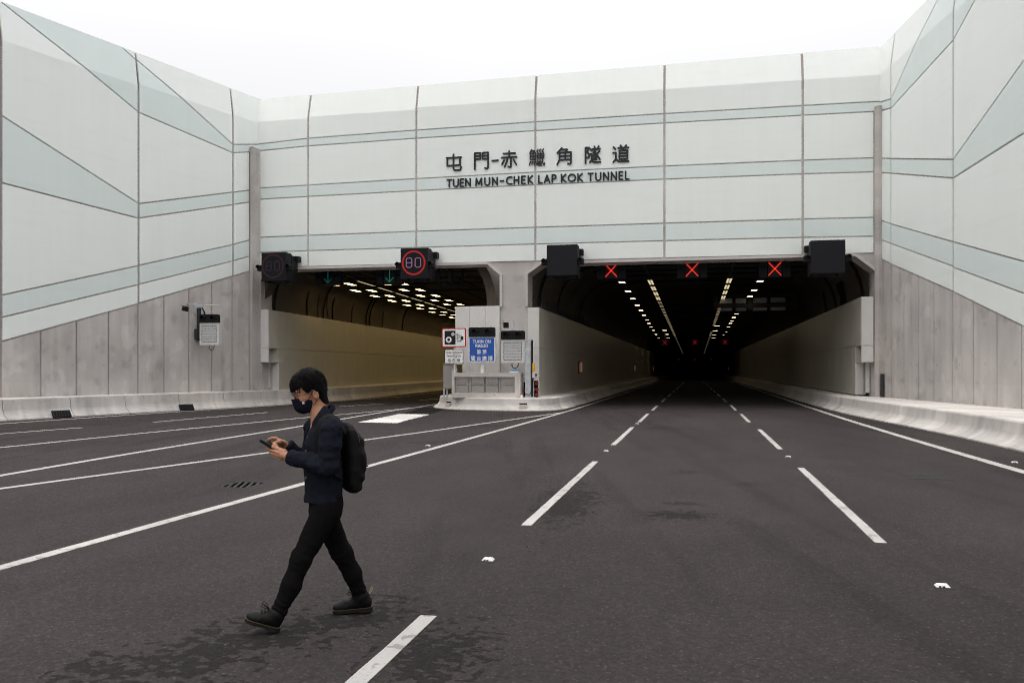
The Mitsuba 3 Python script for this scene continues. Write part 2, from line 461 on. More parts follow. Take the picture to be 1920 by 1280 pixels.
clad_rows(LFACE, wl, 0.57, 1.58, [[(0.57, 11.63), (1.58, 11.37)]] + [[(0.57, a), (1.58, b)] for a, b in ((9.88, 9.60), (9.34, 9.05), (7.60, 7.26), (6.86, 6.53), (6.17, 5.84))], 'wtwtw')
clad(LFACE, wl, [
    (1.58, 6.50, [[(1.6, 11.74), (7.12, 14.29)], [(1.6, 11.37), (6.5, 11.88)], [(1.6, 9.60), (6.5, 8.25)], [(1.6, 9.04), (6.5, 7.68)], [(1.6, 7.25), (6.5, 5.80)], [(1.6, 6.52), (6.5, 5.05)], [(1.6, 5.84), (6.5, 4.30)]]),
    (6.50, 11.95, [[(6.5, 13.97), (7.12, 14.29), (7.3, 14.69), (11.95, 14.69)], [(6.5, 11.88), (11.88, 14.30), (11.95, 14.34)], [(6.5, 8.26), (11.95, 10.34)], [(6.5, 7.67), (11.95, 8.04)], [(6.5, 5.79), (11.95, 4.20)], [(6.5, 5.04), (11.95, 3.44)], [(6.5, 4.28), (11.95, 2.62)]]),
    (11.95, 17.2, [[(11.95, 14.8), (17.2, 14.8)], [(11.95, 14.34), (12.4, 14.8), (17.2, 14.8)], [(11.95, 10.34), (17.2, 12.4)], [(11.95, 8.04), (17.2, 10.2)], [(11.95, 4.20), (17.2, 2.8)], [(11.95, 3.44), (17.2, 2.1)], [(11.95, 2.62), (17.2, 1.2)]]),
    (17.2, 24.0, [[(17.2, 14.8), (24, 14.8)], [(17.2, 14.8), (24, 14.8)], [(17.2, 12.4), (24, 13.9)], [(17.2, 10.2), (24, 12.6)], [(17.2, 2.8), (24, 5.0)], [(17.2, 2.1), (24, 3.4)], [(17.2, 1.2), (24, 1.0)]]),
], 'wtwtwtw', TOP_L)
us = [0.57, 1.62, 2.78, 4.02, 5.28, 6.52, 7.83, 9.16, 10.54, 11.95, 13.3, 14.6, 15.9, 17.2]
bl = [(0.57, 6.17), (1.58, 5.84), (6.5, 4.29), (11.95, 2.62), (17.2, 1.2)]
for a, b in zip(us, us[1:]):
    put('concrete_bay', LFACE.slab([(a + 0.035, -0.2), (b - 0.035, -0.2), (b - 0.035, lin(bl, b) - 0.02), (a + 0.035, lin(bl, a) - 0.02)], 0.0, 0.03), 'concrete', wl)

wr = thing('retaining_wall', 'flared wall on the right with a grey concrete base under pale slanting panels', 'wall')
put('wall_body', RFACE.slab([(-0.5, -0.3), (46, -0.3), (46, TOP_R - 0.01), (-0.5, TOP_R - 0.01)], -0.6, 0.0), 'joint_concrete', wr)
clad(RFACE, wr, [(-0.25, 1.15, [[(0, 12.29), (1.15, 12.07)], [(0, 11.95), (1.15, 11.72)]])], 'wt', TOP_R)
clad_rows(RFACE, wr, 0.17, 1.15, [[(0.17, a), (1.15, b)] for a, b in ((11.91, 11.72), (10.03, 9.77), (9.46, 9.21), (7.56, 7.26), (6.80, 6.51), (6.04, 5.72))], 'wtwtw')
clad(RFACE, wr, [
    (1.15, 6.41, [[(1.15, 12.05), (3.61, 13.41), (5.5, 14.55), (6.41, 15.2)], [(1.15, 11.70), (6.41, 12.30)], [(1.15, 9.77), (6.41, 8.45)], [(1.15, 9.21), (6.41, 7.85)], [(1.15, 7.26), (6.41, 5.79)], [(1.15, 6.51), (6.41, 5.00)], [(1.15, 5.72), (6.41, 4.19)]]),
    (6.41, 11.8, [[(6.41, 15.2), (11.8, 15.2)], [(6.41, 12.30), (7.89, 12.97), (11.8, 14.7)], [(6.41, 8.45), (10.48, 10.05), (11.8, 10.57)], [(6.41, 7.85), (10.48, 8.12), (11.8, 8.2)], [(6.41, 5.79), (10.48, 4.67), (11.8, 4.3)], [(6.41, 4.97), (10.48, 3.80), (11.8, 3.42)], [(6.41, 4.18), (10.48, 2.90), (11.8, 2.48)]]),
    (11.8, 17.2, [[(11.8, 15.2), (17.2, 15.2)], [(11.8, 14.7), (13, 15.2), (17.2, 15.2)], [(11.8, 10.57), (17.2, 12.6)], [(11.8, 8.2), (17.2, 10.4)], [(11.8, 4.3), (17.2, 2.8)], [(11.8, 3.42), (17.2, 2.1)], [(11.8, 2.48), (17.2, 1.2)]]),
    (17.2, 24.0, [[(17.2, 15.2), (24, 15.2)], [(17.2, 15.2), (24, 15.2)], [(17.2, 12.6), (24, 14.1)], [(17.2, 10.4), (24, 12.6)], [(17.2, 2.8), (24, 5.0)], [(17.2, 2.1), (24, 3.4)], [(17.2, 1.2), (24, 1.0)]]),
], 'wtwtwtw', TOP_R)
us = [0.2, 1.15, 2.36, 3.64, 4.92, 6.29, 7.72, 9.16, 10.5, 11.9, 13.3, 14.6, 15.9, 17.2]
bl = [(0.17, 6.04), (1.15, 5.72), (6.41, 4.18), (10.48, 2.90), (11.8, 2.48), (17.2, 1.2)]
for a, b in zip(us, us[1:]):
    put('concrete_bay', RFACE.slab([(a + 0.022, -0.2), (b - 0.022, -0.2), (b - 0.022, lin(bl, b) - 0.02), (a + 0.022, lin(bl, a) - 0.02)], 0.0, 0.03), 'concrete', wr)

hw = thing('tunnel_portal', 'wide pale panelled headwall over both tunnel mouths carrying the black tunnel name', 'portal')
OPEN_L = Polygon([(-19.68, -1), (-19.68, 5.80), (-19.10, 6.26), (-8.88, 6.26), (-8.31, 5.78), (-8.31, -1)])
OPEN_R = Polygon([(-7.07, -1), (-7.07, 5.78), (-6.46, 6.20), (6.25, 6.20), (7.0, 5.59), (7.0, -1)])
body = Polygon([(-20.3, -0.3), (7.6, -0.3), (7.6, 13.0), (-20.3, 13.0)]).difference(OPEN_L).difference(OPEN_R)
put('headwall', MB().poly(body, 1.0, upright(0, 37.3)), 'concrete', hw)
put('parapet', HFACE.slab([(-0.3, 13.0), (27.4, 13.0), (27.4, TOP_R - 0.01), (-0.3, TOP_L - 0.01)], -0.5, 0.0), 'joint_concrete', hw)
put('opening_trim', MB().poly(OPEN_L.buffer(0.1, join_style=2).difference(OPEN_L).intersection(shapely.box(-30, 4.4, 30, 9)), 0.10, upright(0, 36.3)), 'trim_concrete', hw)
put('opening_trim', MB().poly(OPEN_R.buffer(0.1, join_style=2).difference(OPEN_R).intersection(shapely.box(-30, 4.4, 30, 9)), 0.10, upright(0, 36.3)), 'trim_concrete', hw)
xs = [-19.73, -17.32, -12.13, -6.74, -1.25, 4.27, 6.97]
za = [(12.17, 11.85), (12.24, 11.89), (12.31, 11.95), (12.35, 11.97), (12.36, 11.97), (12.34, 11.95), (12.32, 11.93)]
X0 = -19.85


def hline(zs, u0, u1):
    return [(x - X0, z) for x, z in zip(xs, zs)]


A1, A2 = [z[0] for z in za], [z[1] for z in za]
A1[0], A2[0] = 12.11, 11.80
B1, B2 = [10.07, 10.10, 10.15, 10.18, 10.17, 10.13, 10.09], [9.55, 9.58, 9.62, 9.64, 9.62, 9.58, 9.53]
C1, C2 = [7.79, 7.80, 7.81, 7.80, 7.78, 7.75, 7.72], [7.09, 7.10, 7.09, 7.08, 7.05, 7.01, 6.97]
BOT = [6.38, 6.38, 6.36, 6.34, 6.33, 6.31, 6.30]
for i in range(6):
    u0, u1 = xs[i] - X0, xs[i + 1] - X0
    first, last = i == 0, i == 5
    a, b = (u0 if not first else 0.0) + (0.05 if not first else 0.0), u1 - (0.05 if not last else -0.26)
    top0, top1 = TOP_L + (TOP_R - TOP_L) * a / 27.1, TOP_L + (TOP_R - TOP_L) * b / 27.1
    put('cladding_panel', HFACE.slab([(a, lin(hline(A1, 0, 0), a) + 0.028), (b, lin(hline(A1, 0, 0), b) + 0.028), (b + (0.12 if last else 0), top1), (a - (0.12 if first else 0), top0)], 0.0, 0.055), 'clad_white', hw)
    put('tinted_panel', HFACE.slab([(a, lin(hline(A2, 0, 0), a) + 0.028), (b, lin(hline(A2, 0, 0), b) + 0.028), (b, lin(hline(A1, 0, 0), b) - 0.028), (a, lin(hline(A1, 0, 0), a) - 0.028)], 0.0, 0.055), 'clad_tint', hw)
    a, b = u0 + (0.05 if not first else 0.02), u1 - (0.05 if not last else 0.02)
    for hi, lo, c in ((A2, B1, 'w'), (B1, B2, 't'), (B2, C1, 'w'), (C1, C2, 't'), (C2, BOT, 'w')):
        put('cladding_panel' if c == 'w' else 'tinted_panel', HFACE.slab([(a, lin(hline(lo, 0, 0), a) + 0.028), (b, lin(hline(lo, 0, 0), b) + 0.028), (b, lin(hline(hi, 0, 0), b) - 0.028), (a, lin(hline(hi, 0, 0), a) - 0.028)], 0.0, 0.055),
            'clad_white' if c == 'w' else 'clad_tint', hw)
# corner piers
put('corner_pier', MB().poly(Polygon([(-19.99, 35.74), (-19.76, 35.62), (-19.70, 36.28), (-19.72, 36.4), (-20.2, 36.4)]), 12.05, z=-0.2), 'concrete', hw, label='dark concrete pier in the left corner')
put('corner_pier', MB().poly(Polygon([(6.99, 36.12), (7.10, 36.02), (7.25, 36.06), (7.4, 36.4), (6.99, 36.4)]), 12.3, z=-0.2), 'concrete', hw, label='dark concrete pier in the right corner')
put('drain_pipe', MB().tube([(7.20, 35.85, 0.45), (7.20, 35.85, 1.5)], 0.075, 10), 'dark_steel', hw)

# letters of the name
ST = {
    'T': (0.62, [[(0, 1), (.62, 1)], [(.31, 1), (.31, 0)]]), 'U': (0.66, [[(0, 1), (0, .33)] + arc(.33, .33, .33, 180, 360)[1:] + [(.66, 1)]]),
    'E': (0.46, [[(.46, 1), (0, 1), (0, 0), (.46, 0)], [(0, .52), (.40, .52)]]), 'N': (0.64, [[(0, 0), (0, 1), (.64, 0), (.64, 1)]]),
    'M': (0.84, [[(0, 0), (.06, 1), (.42, .18), (.78, 1), (.84, 0)]]), '-': (0.45, [[(0, .5), (.45, .5)]]), 'C': (0.62, [arc(.5, .5, .5, 62, 298, 15)]),
    'H': (0.62, [[(0, 0), (0, 1)], [(.62, 0), (.62, 1)], [(0, .52), (.62, .52)]]), 'K': (0.58, [[(0, 0), (0, 1)], [(.56, 1), (.04, .5), (.60, 0)]]),
    'L': (0.44, [[(0, 1), (0, 0), (.44, 0)]]), 'A': (0.72, [[(0, 0), (.36, 1), (.72, 0)], [(.13, .32), (.59, .32)]]),
    'P': (0.5, [[(0, 0), (0, 1), (.26, 1)] + arc(.26, .74, .26, 90, -90)[1:] + [(0, .48)]]), 'O': (0.92, [arc(.46, .5, .48, 0, 360, 25)])}
HAN = [
    (-10.38, 10.78, [[(0, .79), (1, .80)], [(.04, .79), (.04, .30), (.92, .31), (.92, .8)], [(.47, 1), (.47, .1), (.55, 0), (.94, 0), (1, .2)]]),
    (-9.13, 10.78, [[(.05, 0), (.05, 1), (.42, 1), (.42, .62), (.05, .62)], [(.05, .81), (.42, .81)], [(.58, .62), (.58, 1), (.95, 1), (.95, .08), (.88, 0), (.74, .04)], [(.58, .81), (.95, .81)], [(.58, .62), (.95, .62)]]),
    (-7.89, 10.79, [[(.12, .86), (.9, .86)], [(.5, 1), (.5, .62)], [(0, .62), (1, .62)], [(.36, .62), (.36, .4), (.2, .05)], [(.62, .62), (.62, .05), (.55, 0), (.44, .05)], [(.17, .46), (.02, .2)], [(.8, .46), (.98, .15)]]),
    (-6.66, 10.80, [[(.15, 1), (.02, .82)], [(.14, .92), (.34, .92), (.27, .8)], [(.05, .78), (.42, .78), (.42, .4), (.05, .4), (.05, .78)], [(.05, .59), (.42, .59)], [(.235, .78), (.235, .4)], [(.06, .28), (0, .06)], [(.18, .28), (.17, .08)], [(.3, .28), (.32, .08)], [(.42, .28), (.46, .08)],
                    [(.57, 1), (.5, .88), (.58, .78)], [(.74, 1), (.67, .88), (.75, .78)], [(.92, 1), (.84, .88), (.93, .78)], [(.53, .71), (.95, .71), (.95, .46), (.53, .46), (.53, .71)], [(.53, .585), (.95, .585)], [(.74, .71), (.74, .46)],
                    [(.55, .36), (.55, .04), (.64, 0)], [(.56, .25), (.64, .23)], [(.56, .14), (.64, .12)], [(.7, .36), (.7, .04), (.79, 0)], [(.71, .25), (.79, .23)], [(.71, .14), (.79, .12)], [(.86, .42), (.88, .15), (.97, 0), (1, .15)]]),
    (-5.48, 10.80, [[(.35, 1), (.05, .7)], [(.32, .9), (.7, .9), (.6, .75)], [(.2, .72), (.2, .3), (.05, 0)], [(.2, .72), (.95, .72), (.95, .08), (.88, 0), (.75, .03)], [(.2, .5), (.95, .5)], [(.2, .28), (.95, .28)], [(.57, .72), (.57, .28)]]),
    (-4.26, 10.79, [[(.05, 0), (.05, .95), (.28, .95), (.16, .7), (.3, .5), (.24, .33), (.12, .36)], [(.38, .85), (.46, .75)], [(.35, .55), (.45, .55), (.45, .2), (.33, .05)], [(.45, .18), (.6, .04), (1, .04)], [(.62, 1), (.67, .88)], [(.9, 1), (.84, .88)], [(.52, .84), (.98, .84)],
                    [(.75, .84), (.55, .62)], [(.66, .7), (.76, .5), (.74, .22), (.64, .2)], [(.72, .58), (.52, .42)], [(.75, .42), (.52, .22)], [(.95, .7), (.78, .55)], [(.78, .5), (.98, .2)]]),
    (-3.07, 10.77, [[(.05, .92), (.17, .8)], [(.02, .58), (.2, .58), (.2, .2), (.03, .02)], [(.2, .2), (.38, .04), (1, .04)], [(.5, 1), (.57, .88)], [(.85, 1), (.77, .88)], [(.35, .86), (1, .86)], [(.66, .86), (.6, .72)], [(.42, .7), (.42, .18), (.93, .18), (.93, .7), (.42, .7)], [(.42, .53), (.93, .53)], [(.42, .36), (.93, .36)]])]
sg = thing('tunnel_name_sign', 'raised black Chinese and English letters of the tunnel name on the pale headwall', 'sign')
LY = 36.3 - 0.062
for i, (cx, cz, ls) in enumerate(HAN):
    w = 0.048 if i == 3 else 0.072
    gsh = strokes([[(cx + (x - 0.5) * 0.66, cz + (y - 0.5) * 0.70) for x, y in l] for l in ls], w)
    put('character', MB().poly(gsh, 0.05, upright(0, LY)), 'letter_steel', sg)
put('hyphen', MB().poly(strokes([[(-8.65, 10.76), (-8.39, 10.77)]], 0.07), 0.05, upright(0, LY)), 'letter_steel', sg)
for word, x0, x1, z0 in (('TUEN', -10.69, -9.64, 9.71), ('MUN-CHEK', -9.38, -6.86, 9.705), ('LAP', -6.58, -5.84, 9.70), ('KOK', -5.59, -4.70, 9.695), ('TUNNEL', -4.44, -2.72, 9.69)):
    s, gap = 0.315, 0.30
    wd = [ST[c][0] for c in word]
    gap = ((x1 - x0) / s - sum(wd)) / max(1, len(word) - 1)
    x = x0
    for c in word:
        gsh = strokes([[(x + a * s, z0 + b * s) for a, b in l] for l in ST[c][1]], 0.062)
        put('letter', MB().poly(gsh, 0.05, upright(0, LY)), 'letter_steel', sg)
        x += (ST[c][0] + gap) * s


# ---------------------------------------------------------------- concrete barriers
PROFILE = [(0.0, 0.0), (0.0, 0.06), (0.13, 0.20), (0.22, 0.34), (0.27, 0.52), (0.29, 0.93), (0.32, 1.0), (0.36, 1.0)]   # from the foot towards the wall; height in units of the barrier's


def barrier(holder, foot, back, height, joints, gap=0.012):
    """Segments of a barrier along the foot line; back is the line where its ledge meets the wall."""
    f, b = np.array(foot, float), np.array(back, float)
    c = np.r_[0, np.cumsum(np.linalg.norm(np.diff(f, axis=0), axis=1))]
    B = LineString(back)
    for s0, s1 in zip(joints, joints[1:]):
        n = max(2, int((s1 - s0) / 0.6) + 1)
        secs = []
        for s in np.linspace(s0 + gap, s1 - gap, n):
            p = np.array([np.interp(s, c, f[:, 0]), np.interp(s, c, f[:, 1])])
            q = np.array(B.interpolate(B.project(Point(p))).coords[0])
            d = (q - p) / max(1e-6, np.linalg.norm(q - p)); L = max(0.5, np.linalg.norm(q - p))
            pr = PROFILE + [(L, 1.0), (L, 0.0)]
            secs.append([(p[0] + d[0] * a, p[1] + d[1] * a, z * height - (0.02 if z == 0 else 0)) for a, z in pr])
        secs = np.array(secs); k = secs.shape[1]
        v = secs.reshape(-1, 3)
        q = [(i * k + j, i * k + (j + 1) % k, (i + 1) * k + (j + 1) % k, (i + 1) * k + j) for i in range(n - 1) for j in range(k)]
        f4 = np.array(q)
        tri = np.vstack([f4[:, [0, 1, 2]], f4[:, [0, 2, 3]]])
        e = (n - 1) * k
        fan = [(k - 1, j + 1, j) for j in range(k - 2)] + [(e + k - 1, e + j, e + j + 1) for j in range(k - 2)]
        m = trimesh.Trimesh(v, np.vstack([tri, np.array(fan)]), process=False)
        if m.volume < 0:
            m.invert()
        put('segment', m, 'barrier_concrete', holder, smooth=28)


def along(foot, y):
    """Distance along the foot line to where it reaches the depth y."""
    f = np.array(foot); c = np.r_[0, np.cumsum(np.linalg.norm(np.diff(f, axis=0), axis=1))]
    o = np.argsort(f[:, 1])
    return float(np.interp(y, f[o, 1], c[o]))


LF = [(-25.2, 8), (-23.4, 16), (-21.72, 23.8), (-21.0, 27.6), (-20.25, 30.6), (-19.35, 34.4), (-18.75, 37.6), (-18.35, 40.8), (-18.25, 46.5), (-19.0, 58), (-21.6, 98)]
LB = [(-27.9, 8), (-22.9, 25.7), (-19.95, 35.9), (-19.60, 37.2), (-22.4, 82), (-23.6, 98)]
bl_ = thing('concrete_barrier', 'long pale concrete barrier along the foot of the left wall with black grated drains', 'barrier')
js = [0.0] + [along(LF, y) for y in (11.0, 14.3, 17.5, 20.7, 23.6, 26.1, 28.4, 30.9, 33.3, 35.6, 37.9, 40.4, 43.4, 47, 51, 55, 60, 70, 96)]
barrier(bl_, LF, LB, 0.70, js)
RF = [(7.9, -6), (7.2, 8), (6.75, 15), (6.50, 19.0), (6.36, 22.9), (6.08, 27.0), (5.80, 30.0), (5.55, 33.5), (5.42, 37), (5.36, 43.4), (5.38, 59.6), (5.4, 180)]
RB = [(14.5, -6), (9.65, 20.4), (7.32, 35.7), (6.62, 37.4), (6.62, 180)]
br_ = thing('concrete_barrier', 'smooth concrete barrier curving into the right tunnel along the right wall', 'barrier')
js = [0.0] + [along(RF, y) for y in (3, 7, 10, 13, 15.8, 18.4, 20.9, 23.6, 26.6, 29.6, 32.6, 35.6, 39, 43, 48, 54, 62, 80, 120, 178)]
barrier(br_, RF, RB, 0.58, js, gap=0.006)
IF = [(-11.9, 46), (-11.75, 39), (-11.45, 36.6), (-10.95, 35.3), (-10.12, 34.45), (-9.2, 33.9), (-8.55, 33.7), (-7.6, 33.55), (-6.65, 33.5), (-6.09, 33.62), (-5.62, 34.05), (-5.38, 34.9), (-5.28, 36.6), (-5.26, 41), (-5.25, 56), (-5.25, 180)]
IB = [(-10.32, 46), (-10.32, 37.2), (-9.6, 35.9), (-8.3, 35.6), (-7.0, 35.6), (-6.58, 36.4), (-6.56, 41), (-6.56, 56), (-6.56, 180)]
bi_ = thing('concrete_barrier', 'rounded concrete barrier around the island between the two tunnel mouths', 'barrier')
fI = np.array(IF); cI = np.r_[0, np.cumsum(np.linalg.norm(np.diff(fI, axis=0), axis=1))]
barrier(bi_, IF, IB, 0.50, [0.0, 7.0, cI[5] - 0.4, cI[9] + 0.1, cI[12] + 1, cI[12] + 6, cI[12] + 12, cI[12] + 20, cI[12] + 50, cI[-1]], gap=0.004)
put('island_deck', MB().poly(Polygon([(-11.1, 46), (-11.1, 36.6), (-10.2, 35.0), (-9.0, 34.3), (-7.4, 34.05), (-6.3, 34.15), (-5.8, 34.7), (-5.7, 36.6), (-5.7, 41), (-6.5, 41), (-8.2, 46)]), 0.497, z=0.0), 'barrier_concrete', bi_)

# drains
for (x, y), (dx, dy) in (((-21.36, 25.55), (0.19, 0.98)), ((-20.12, 31.05), (0.24, 0.97))):
    k = thing('barrier_drain', 'black grated drain in the barrier foot nearest the left picture edge' if y < 28 else 'black grated drain in the barrier foot below the wall-mounted sign box', 'drain', 'grated drains in the left barrier')
    t = np.array([dx, dy, 0]); t /= np.linalg.norm(t); nrm = np.array([t[1], -t[0], 0])
    up = np.array([-0.45 * nrm[0], -0.45 * nrm[1], 0.9])
    M = frame(np.array([x, y, 0.02]) + nrm * 0.03, t, up / np.linalg.norm(up), np.cross(t, up / np.linalg.norm(up)))
    put('recess_plate', MB().box(-0.35, 0.35, 0.0, 0.26, -0.03, 0.012, M=M), 'screen_black', k)
    for i in range(7):
        put('bar', MB().box(-0.35 + i * 0.11, -0.315 + i * 0.11, 0.0, 0.26, 0.01, 0.03, M=M), 'cast_iron', k)
for (x, y), nd in (((-10.30, 34.62), (-0.62, -0.78)), ((-6.75, 33.515), (0.05, -1.0))):
    k = thing('lifting_slot', 'dark square lifting slot in the island barrier, ' + ('below the grey cabinet' if x < -8 else 'below the plain grey sign box'), 'slot', 'slots in the island barrier')
    nd = np.array([nd[0], nd[1], 0]); nd /= np.linalg.norm(nd)
    t = np.array([-nd[1], nd[0], 0]); up = -nd * 0.42 + np.array([0, 0, 0.91])
    M = frame(np.array([x, y, 0.10]) - nd * 0.10, t, up, np.cross(t, up))
    if M[:3, 2] @ nd < 0:
        M[:3, 0] *= -1; M[:3, 2] *= -1
    put('slot_floor', MB().box(-0.15, 0.15, 0.0, 0.20, 0.005, 0.012, M=M), 'joint_concrete', k)
    put('slot_head', MB().box(-0.16, 0.16, 0.17, 0.225, 0.004, 0.02, M=M), 'screen_black', k)
k = thing('road_gully', 'black iron gully grating set in the asphalt behind the walking man', 'drain')
M = frame([-6.45, 11.34, 0.0], [0.9975, -0.07, 0], [0.07, 0.9975, 0], [0, 0, 1])
put('pit', MB().poly(shapely.box(-.26, -.33, .26, .33).difference(shapely.box(-.205, -.275, .205, .275)), 0.42, M, z=-0.44).box(-0.25, 0.25, -0.32, 0.32, -0.46, -0.44, M=M), 'cast_iron', k)
put('frame', MB().poly(shapely.box(-.235, -.305, .235, .305).difference(shapely.box(-.205, -.275, .205, .275)), 0.06, M, z=-0.06), 'cast_iron', k)
for i in range(11):                                           # slots run slantwise across the frame
    bar = shapely.affinity.rotate(shapely.box(-0.46 + i * 0.092, -1, -0.428 + i * 0.092, 1), 24, origin=(0, 0)).intersection(shapely.box(-.205, -.275, .205, .275))
    if bar.area > 0.001:
        put('bar', MB().poly(bar, 0.016, M, z=-0.018), 'grate_steel', k)
k = thing('manhole_cover', 'dark textured iron cover in the asphalt near the right barrier', 'manhole cover')
put('plate', MB().box(3.24, 3.86, 14.05, 14.78, -0.003, 0.003), 'cast_iron', k)
nub = MB()
for i in range(9):
    for j in range(10):
        nub.box(3.28 + i * 0.063, 3.315 + i * 0.063, 14.10 + j * 0.068, 14.135 + j * 0.068, 0.003, 0.006)
put('tread_studs', nub, 'dark_steel', k, kind='stuff')
for x, y, lab in ((-1.78, 7.3, 'white reflective stud in the gap of the left dashed line, nearest the camera'), (1.87, 7.15, 'white reflective stud in front of the right dashed line, nearest the camera'), (-1.78, 17.5, 'small stud in the second gap of the left dashed line'),
                  (1.75, 17.1, 'small stud in the second gap of the right dashed line'), (-5.72, 17.9, 'white stud beside the long left edge line'), (-1.74, 26.4, 'small stud in the third gap of the left dashed line'), (5.62, 16.9, 'white stud outside the right edge line')):
    k = thing('road_stud', lab, 'road stud')
    s = 0.042
    v = [(-1.25 * s, -s, 0), (1.25 * s, -s, 0), (1.25 * s, s, 0), (-1.25 * s, s, 0), (-0.85 * s, -0.55 * s, 0.022), (0.85 * s, -0.55 * s, 0.022), (0.85 * s, 0.55 * s, 0.022), (-0.85 * s, 0.55 * s, 0.022)]
    q = [(0, 1, 5, 4), (1, 2, 6, 5), (2, 3, 7, 6), (3, 0, 4, 7), (4, 5, 6, 7), (3, 2, 1, 0)]
    put('casting', MB().add(np.array(v) + [x, y, 0.001], q), 'stud_body', k)
    put('pad', MB().box(x - 0.075, x + 0.075, y - 0.065, y + 0.055, -0.002, 0.003, b=0.002), 'cast_iron', k)
    for e in (-0.024, 0.002):
        put('reflector', MB().box(x + e - 0.009, x + e + 0.009, y - 0.043, y - 0.032, 0.003, 0.013, b=0.002), 'screen_black', k)


# ---------------------------------------------------------------- the two tunnels
def lining(holder, a0, a1, L, M, ceil=7.0, spring=4.7):
    r = 1.9
    inner = Polygon([(a0, -0.5), (a0, spring)] + [(a0 + r - r * math.cos(t), spring + (ceil - spring) * math.sin(t)) for t in np.linspace(0.1, math.pi / 2, 9)] + [(a1 - r + r * math.cos(t), spring + (ceil - spring) * math.sin(t)) for t in np.linspace(math.pi / 2, 0.1, 9)] + [(a1, spring), (a1, -0.5)])
    ring = inner.buffer(0.4, join_style=2).difference(inner).intersection(shapely.box(-99, -0.3, 99, 20))
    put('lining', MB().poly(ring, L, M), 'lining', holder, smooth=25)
    put('end_wall', MB().poly(inner.buffer(0.4), 0.3, M, z=L), 'lining', holder)


def local(o, ang):
    """Frame of a tunnel: right, up, inwards."""
    c, s = math.cos(ang), math.sin(ang)
    return frame([o[0], o[1], 0], [c, s, 0], [0, 0, 1], [-s, c, 0])


def panels(holder, M, face, back, b0, b1, rows, width, limit, first_low=0.0, bsdf='shaded_panel'):
    """Enamelled wall panels: from b0 to b1 along the tunnel; those past the limit are one part."""
    far, b, i = MB(), b0, 0
    while b < b1 - 0.01:
        e = min(b1, b + width)
        for j, (z0, z1) in enumerate(rows):
            s = b
            if j == 0 and first_low and b < first_low:
                if e <= first_low + 0.02:
                    continue
                s = first_low
            q = (min(face, back), max(face, back), z0 + 0.006, z1 - 0.006, s + 0.005, e - 0.005)
            if b < limit:
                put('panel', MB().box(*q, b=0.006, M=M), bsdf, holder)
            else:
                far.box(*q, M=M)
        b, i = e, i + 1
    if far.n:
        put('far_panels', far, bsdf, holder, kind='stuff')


ML = local((-14.0, 36.3), math.radians(3.7))
tl = thing('road_tunnel', 'left tunnel lined with shade-toned cream panels and lit by rows of ceiling lamps', 'tunnel')
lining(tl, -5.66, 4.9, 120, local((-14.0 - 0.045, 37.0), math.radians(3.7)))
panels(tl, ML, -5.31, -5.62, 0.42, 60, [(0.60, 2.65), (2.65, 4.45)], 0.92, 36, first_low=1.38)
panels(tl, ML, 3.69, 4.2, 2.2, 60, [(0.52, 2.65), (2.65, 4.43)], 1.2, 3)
put('end_panel', MB().box(-19.74, -19.32, 36.28, 36.33, 2.66, 4.45, b=0.006), 'enamel', tl)
put('end_panel', MB().box(-19.74, -19.32, 36.28, 36.33, 2.0, 2.65, b=0.006), 'enamel', tl)
put('niche_soffit', MB().box(-19.74, -19.33, 36.33, 37.5, 2.0, 2.03), 'enamel', tl)
put('niche_panel', MB().box(-19.67, -19.33, 37.31, 37.36, 0.62, 2.0, b=0.006), 'enamel', tl)
put('niche_panel', MB().box(-19.80, -19.66, 37.0, 37.05, 0.78, 2.0, b=0.006), 'enamel', tl)
for x0, x1 in ((-10.31, -9.655), (-9.645, -8.965), (-8.955, -8.31)):
    put('end_panel', MB().box(x0, x1, 36.18, 36.24, 2.665, 4.43, b=0.006), 'enamel', tl)
    if x0 < -10:
        put('end_panel', MB().box(x0, x1, 36.18, 36.24, 1.90, 2.655, b=0.006), 'enamel', tl)
        put('end_panel', MB().box(-9.99, x1, 36.18, 36.24, 0.5, 1.89, b=0.006), 'enamel', tl)
    else:
        put('end_panel', MB().box(x0, x1, 36.18, 36.24, 0.5, 2.655, b=0.006), 'enamel', tl)
put('end_core', MB().box(-10.25, -8.33, 36.25, 38.6, 2.0, 4.40), 'enamel', tl)
put('end_core', MB().box(-9.95, -8.33, 36.25, 38.6, 0.4, 2.0), 'enamel', tl)

MR = local((0.0, 36.3), 0.0)
tr = thing('road_tunnel', 'right tunnel receding into darkness with lamp rows over three lanes', 'tunnel')
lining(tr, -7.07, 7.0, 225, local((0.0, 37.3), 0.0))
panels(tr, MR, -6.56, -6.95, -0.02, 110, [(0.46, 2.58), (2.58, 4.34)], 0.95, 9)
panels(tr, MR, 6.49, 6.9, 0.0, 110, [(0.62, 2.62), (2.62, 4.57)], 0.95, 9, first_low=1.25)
put('end_panel', MB().box(-7.06, -6.57, 36.16, 36.22, 2.585, 4.34, b=0.006), 'enamel', tr)
put('end_panel', MB().box(-7.06, -6.57, 36.16, 36.22, 0.46, 2.575, b=0.006), 'enamel', tr)
put('end_panel', MB().box(6.50, 6.95, 36.22, 36.28, 2.63, 4.57, b=0.006), 'enamel', tr)
put('end_panel', MB().box(6.50, 6.95, 36.22, 36.28, 1.96, 2.61, b=0.006), 'enamel', tr)
put('niche_soffit', MB().box(6.51, 6.95, 36.28, 37.6, 1.96, 1.99), 'enamel', tr)
put('niche_panel', MB().box(6.51, 6.82, 37.52, 37.57, 0.62, 1.96, b=0.006), 'enamel', tr)
put('niche_panel', MB().box(6.80, 6.95, 37.0, 37.05, 0.72, 1.96, b=0.006), 'enamel', tr)
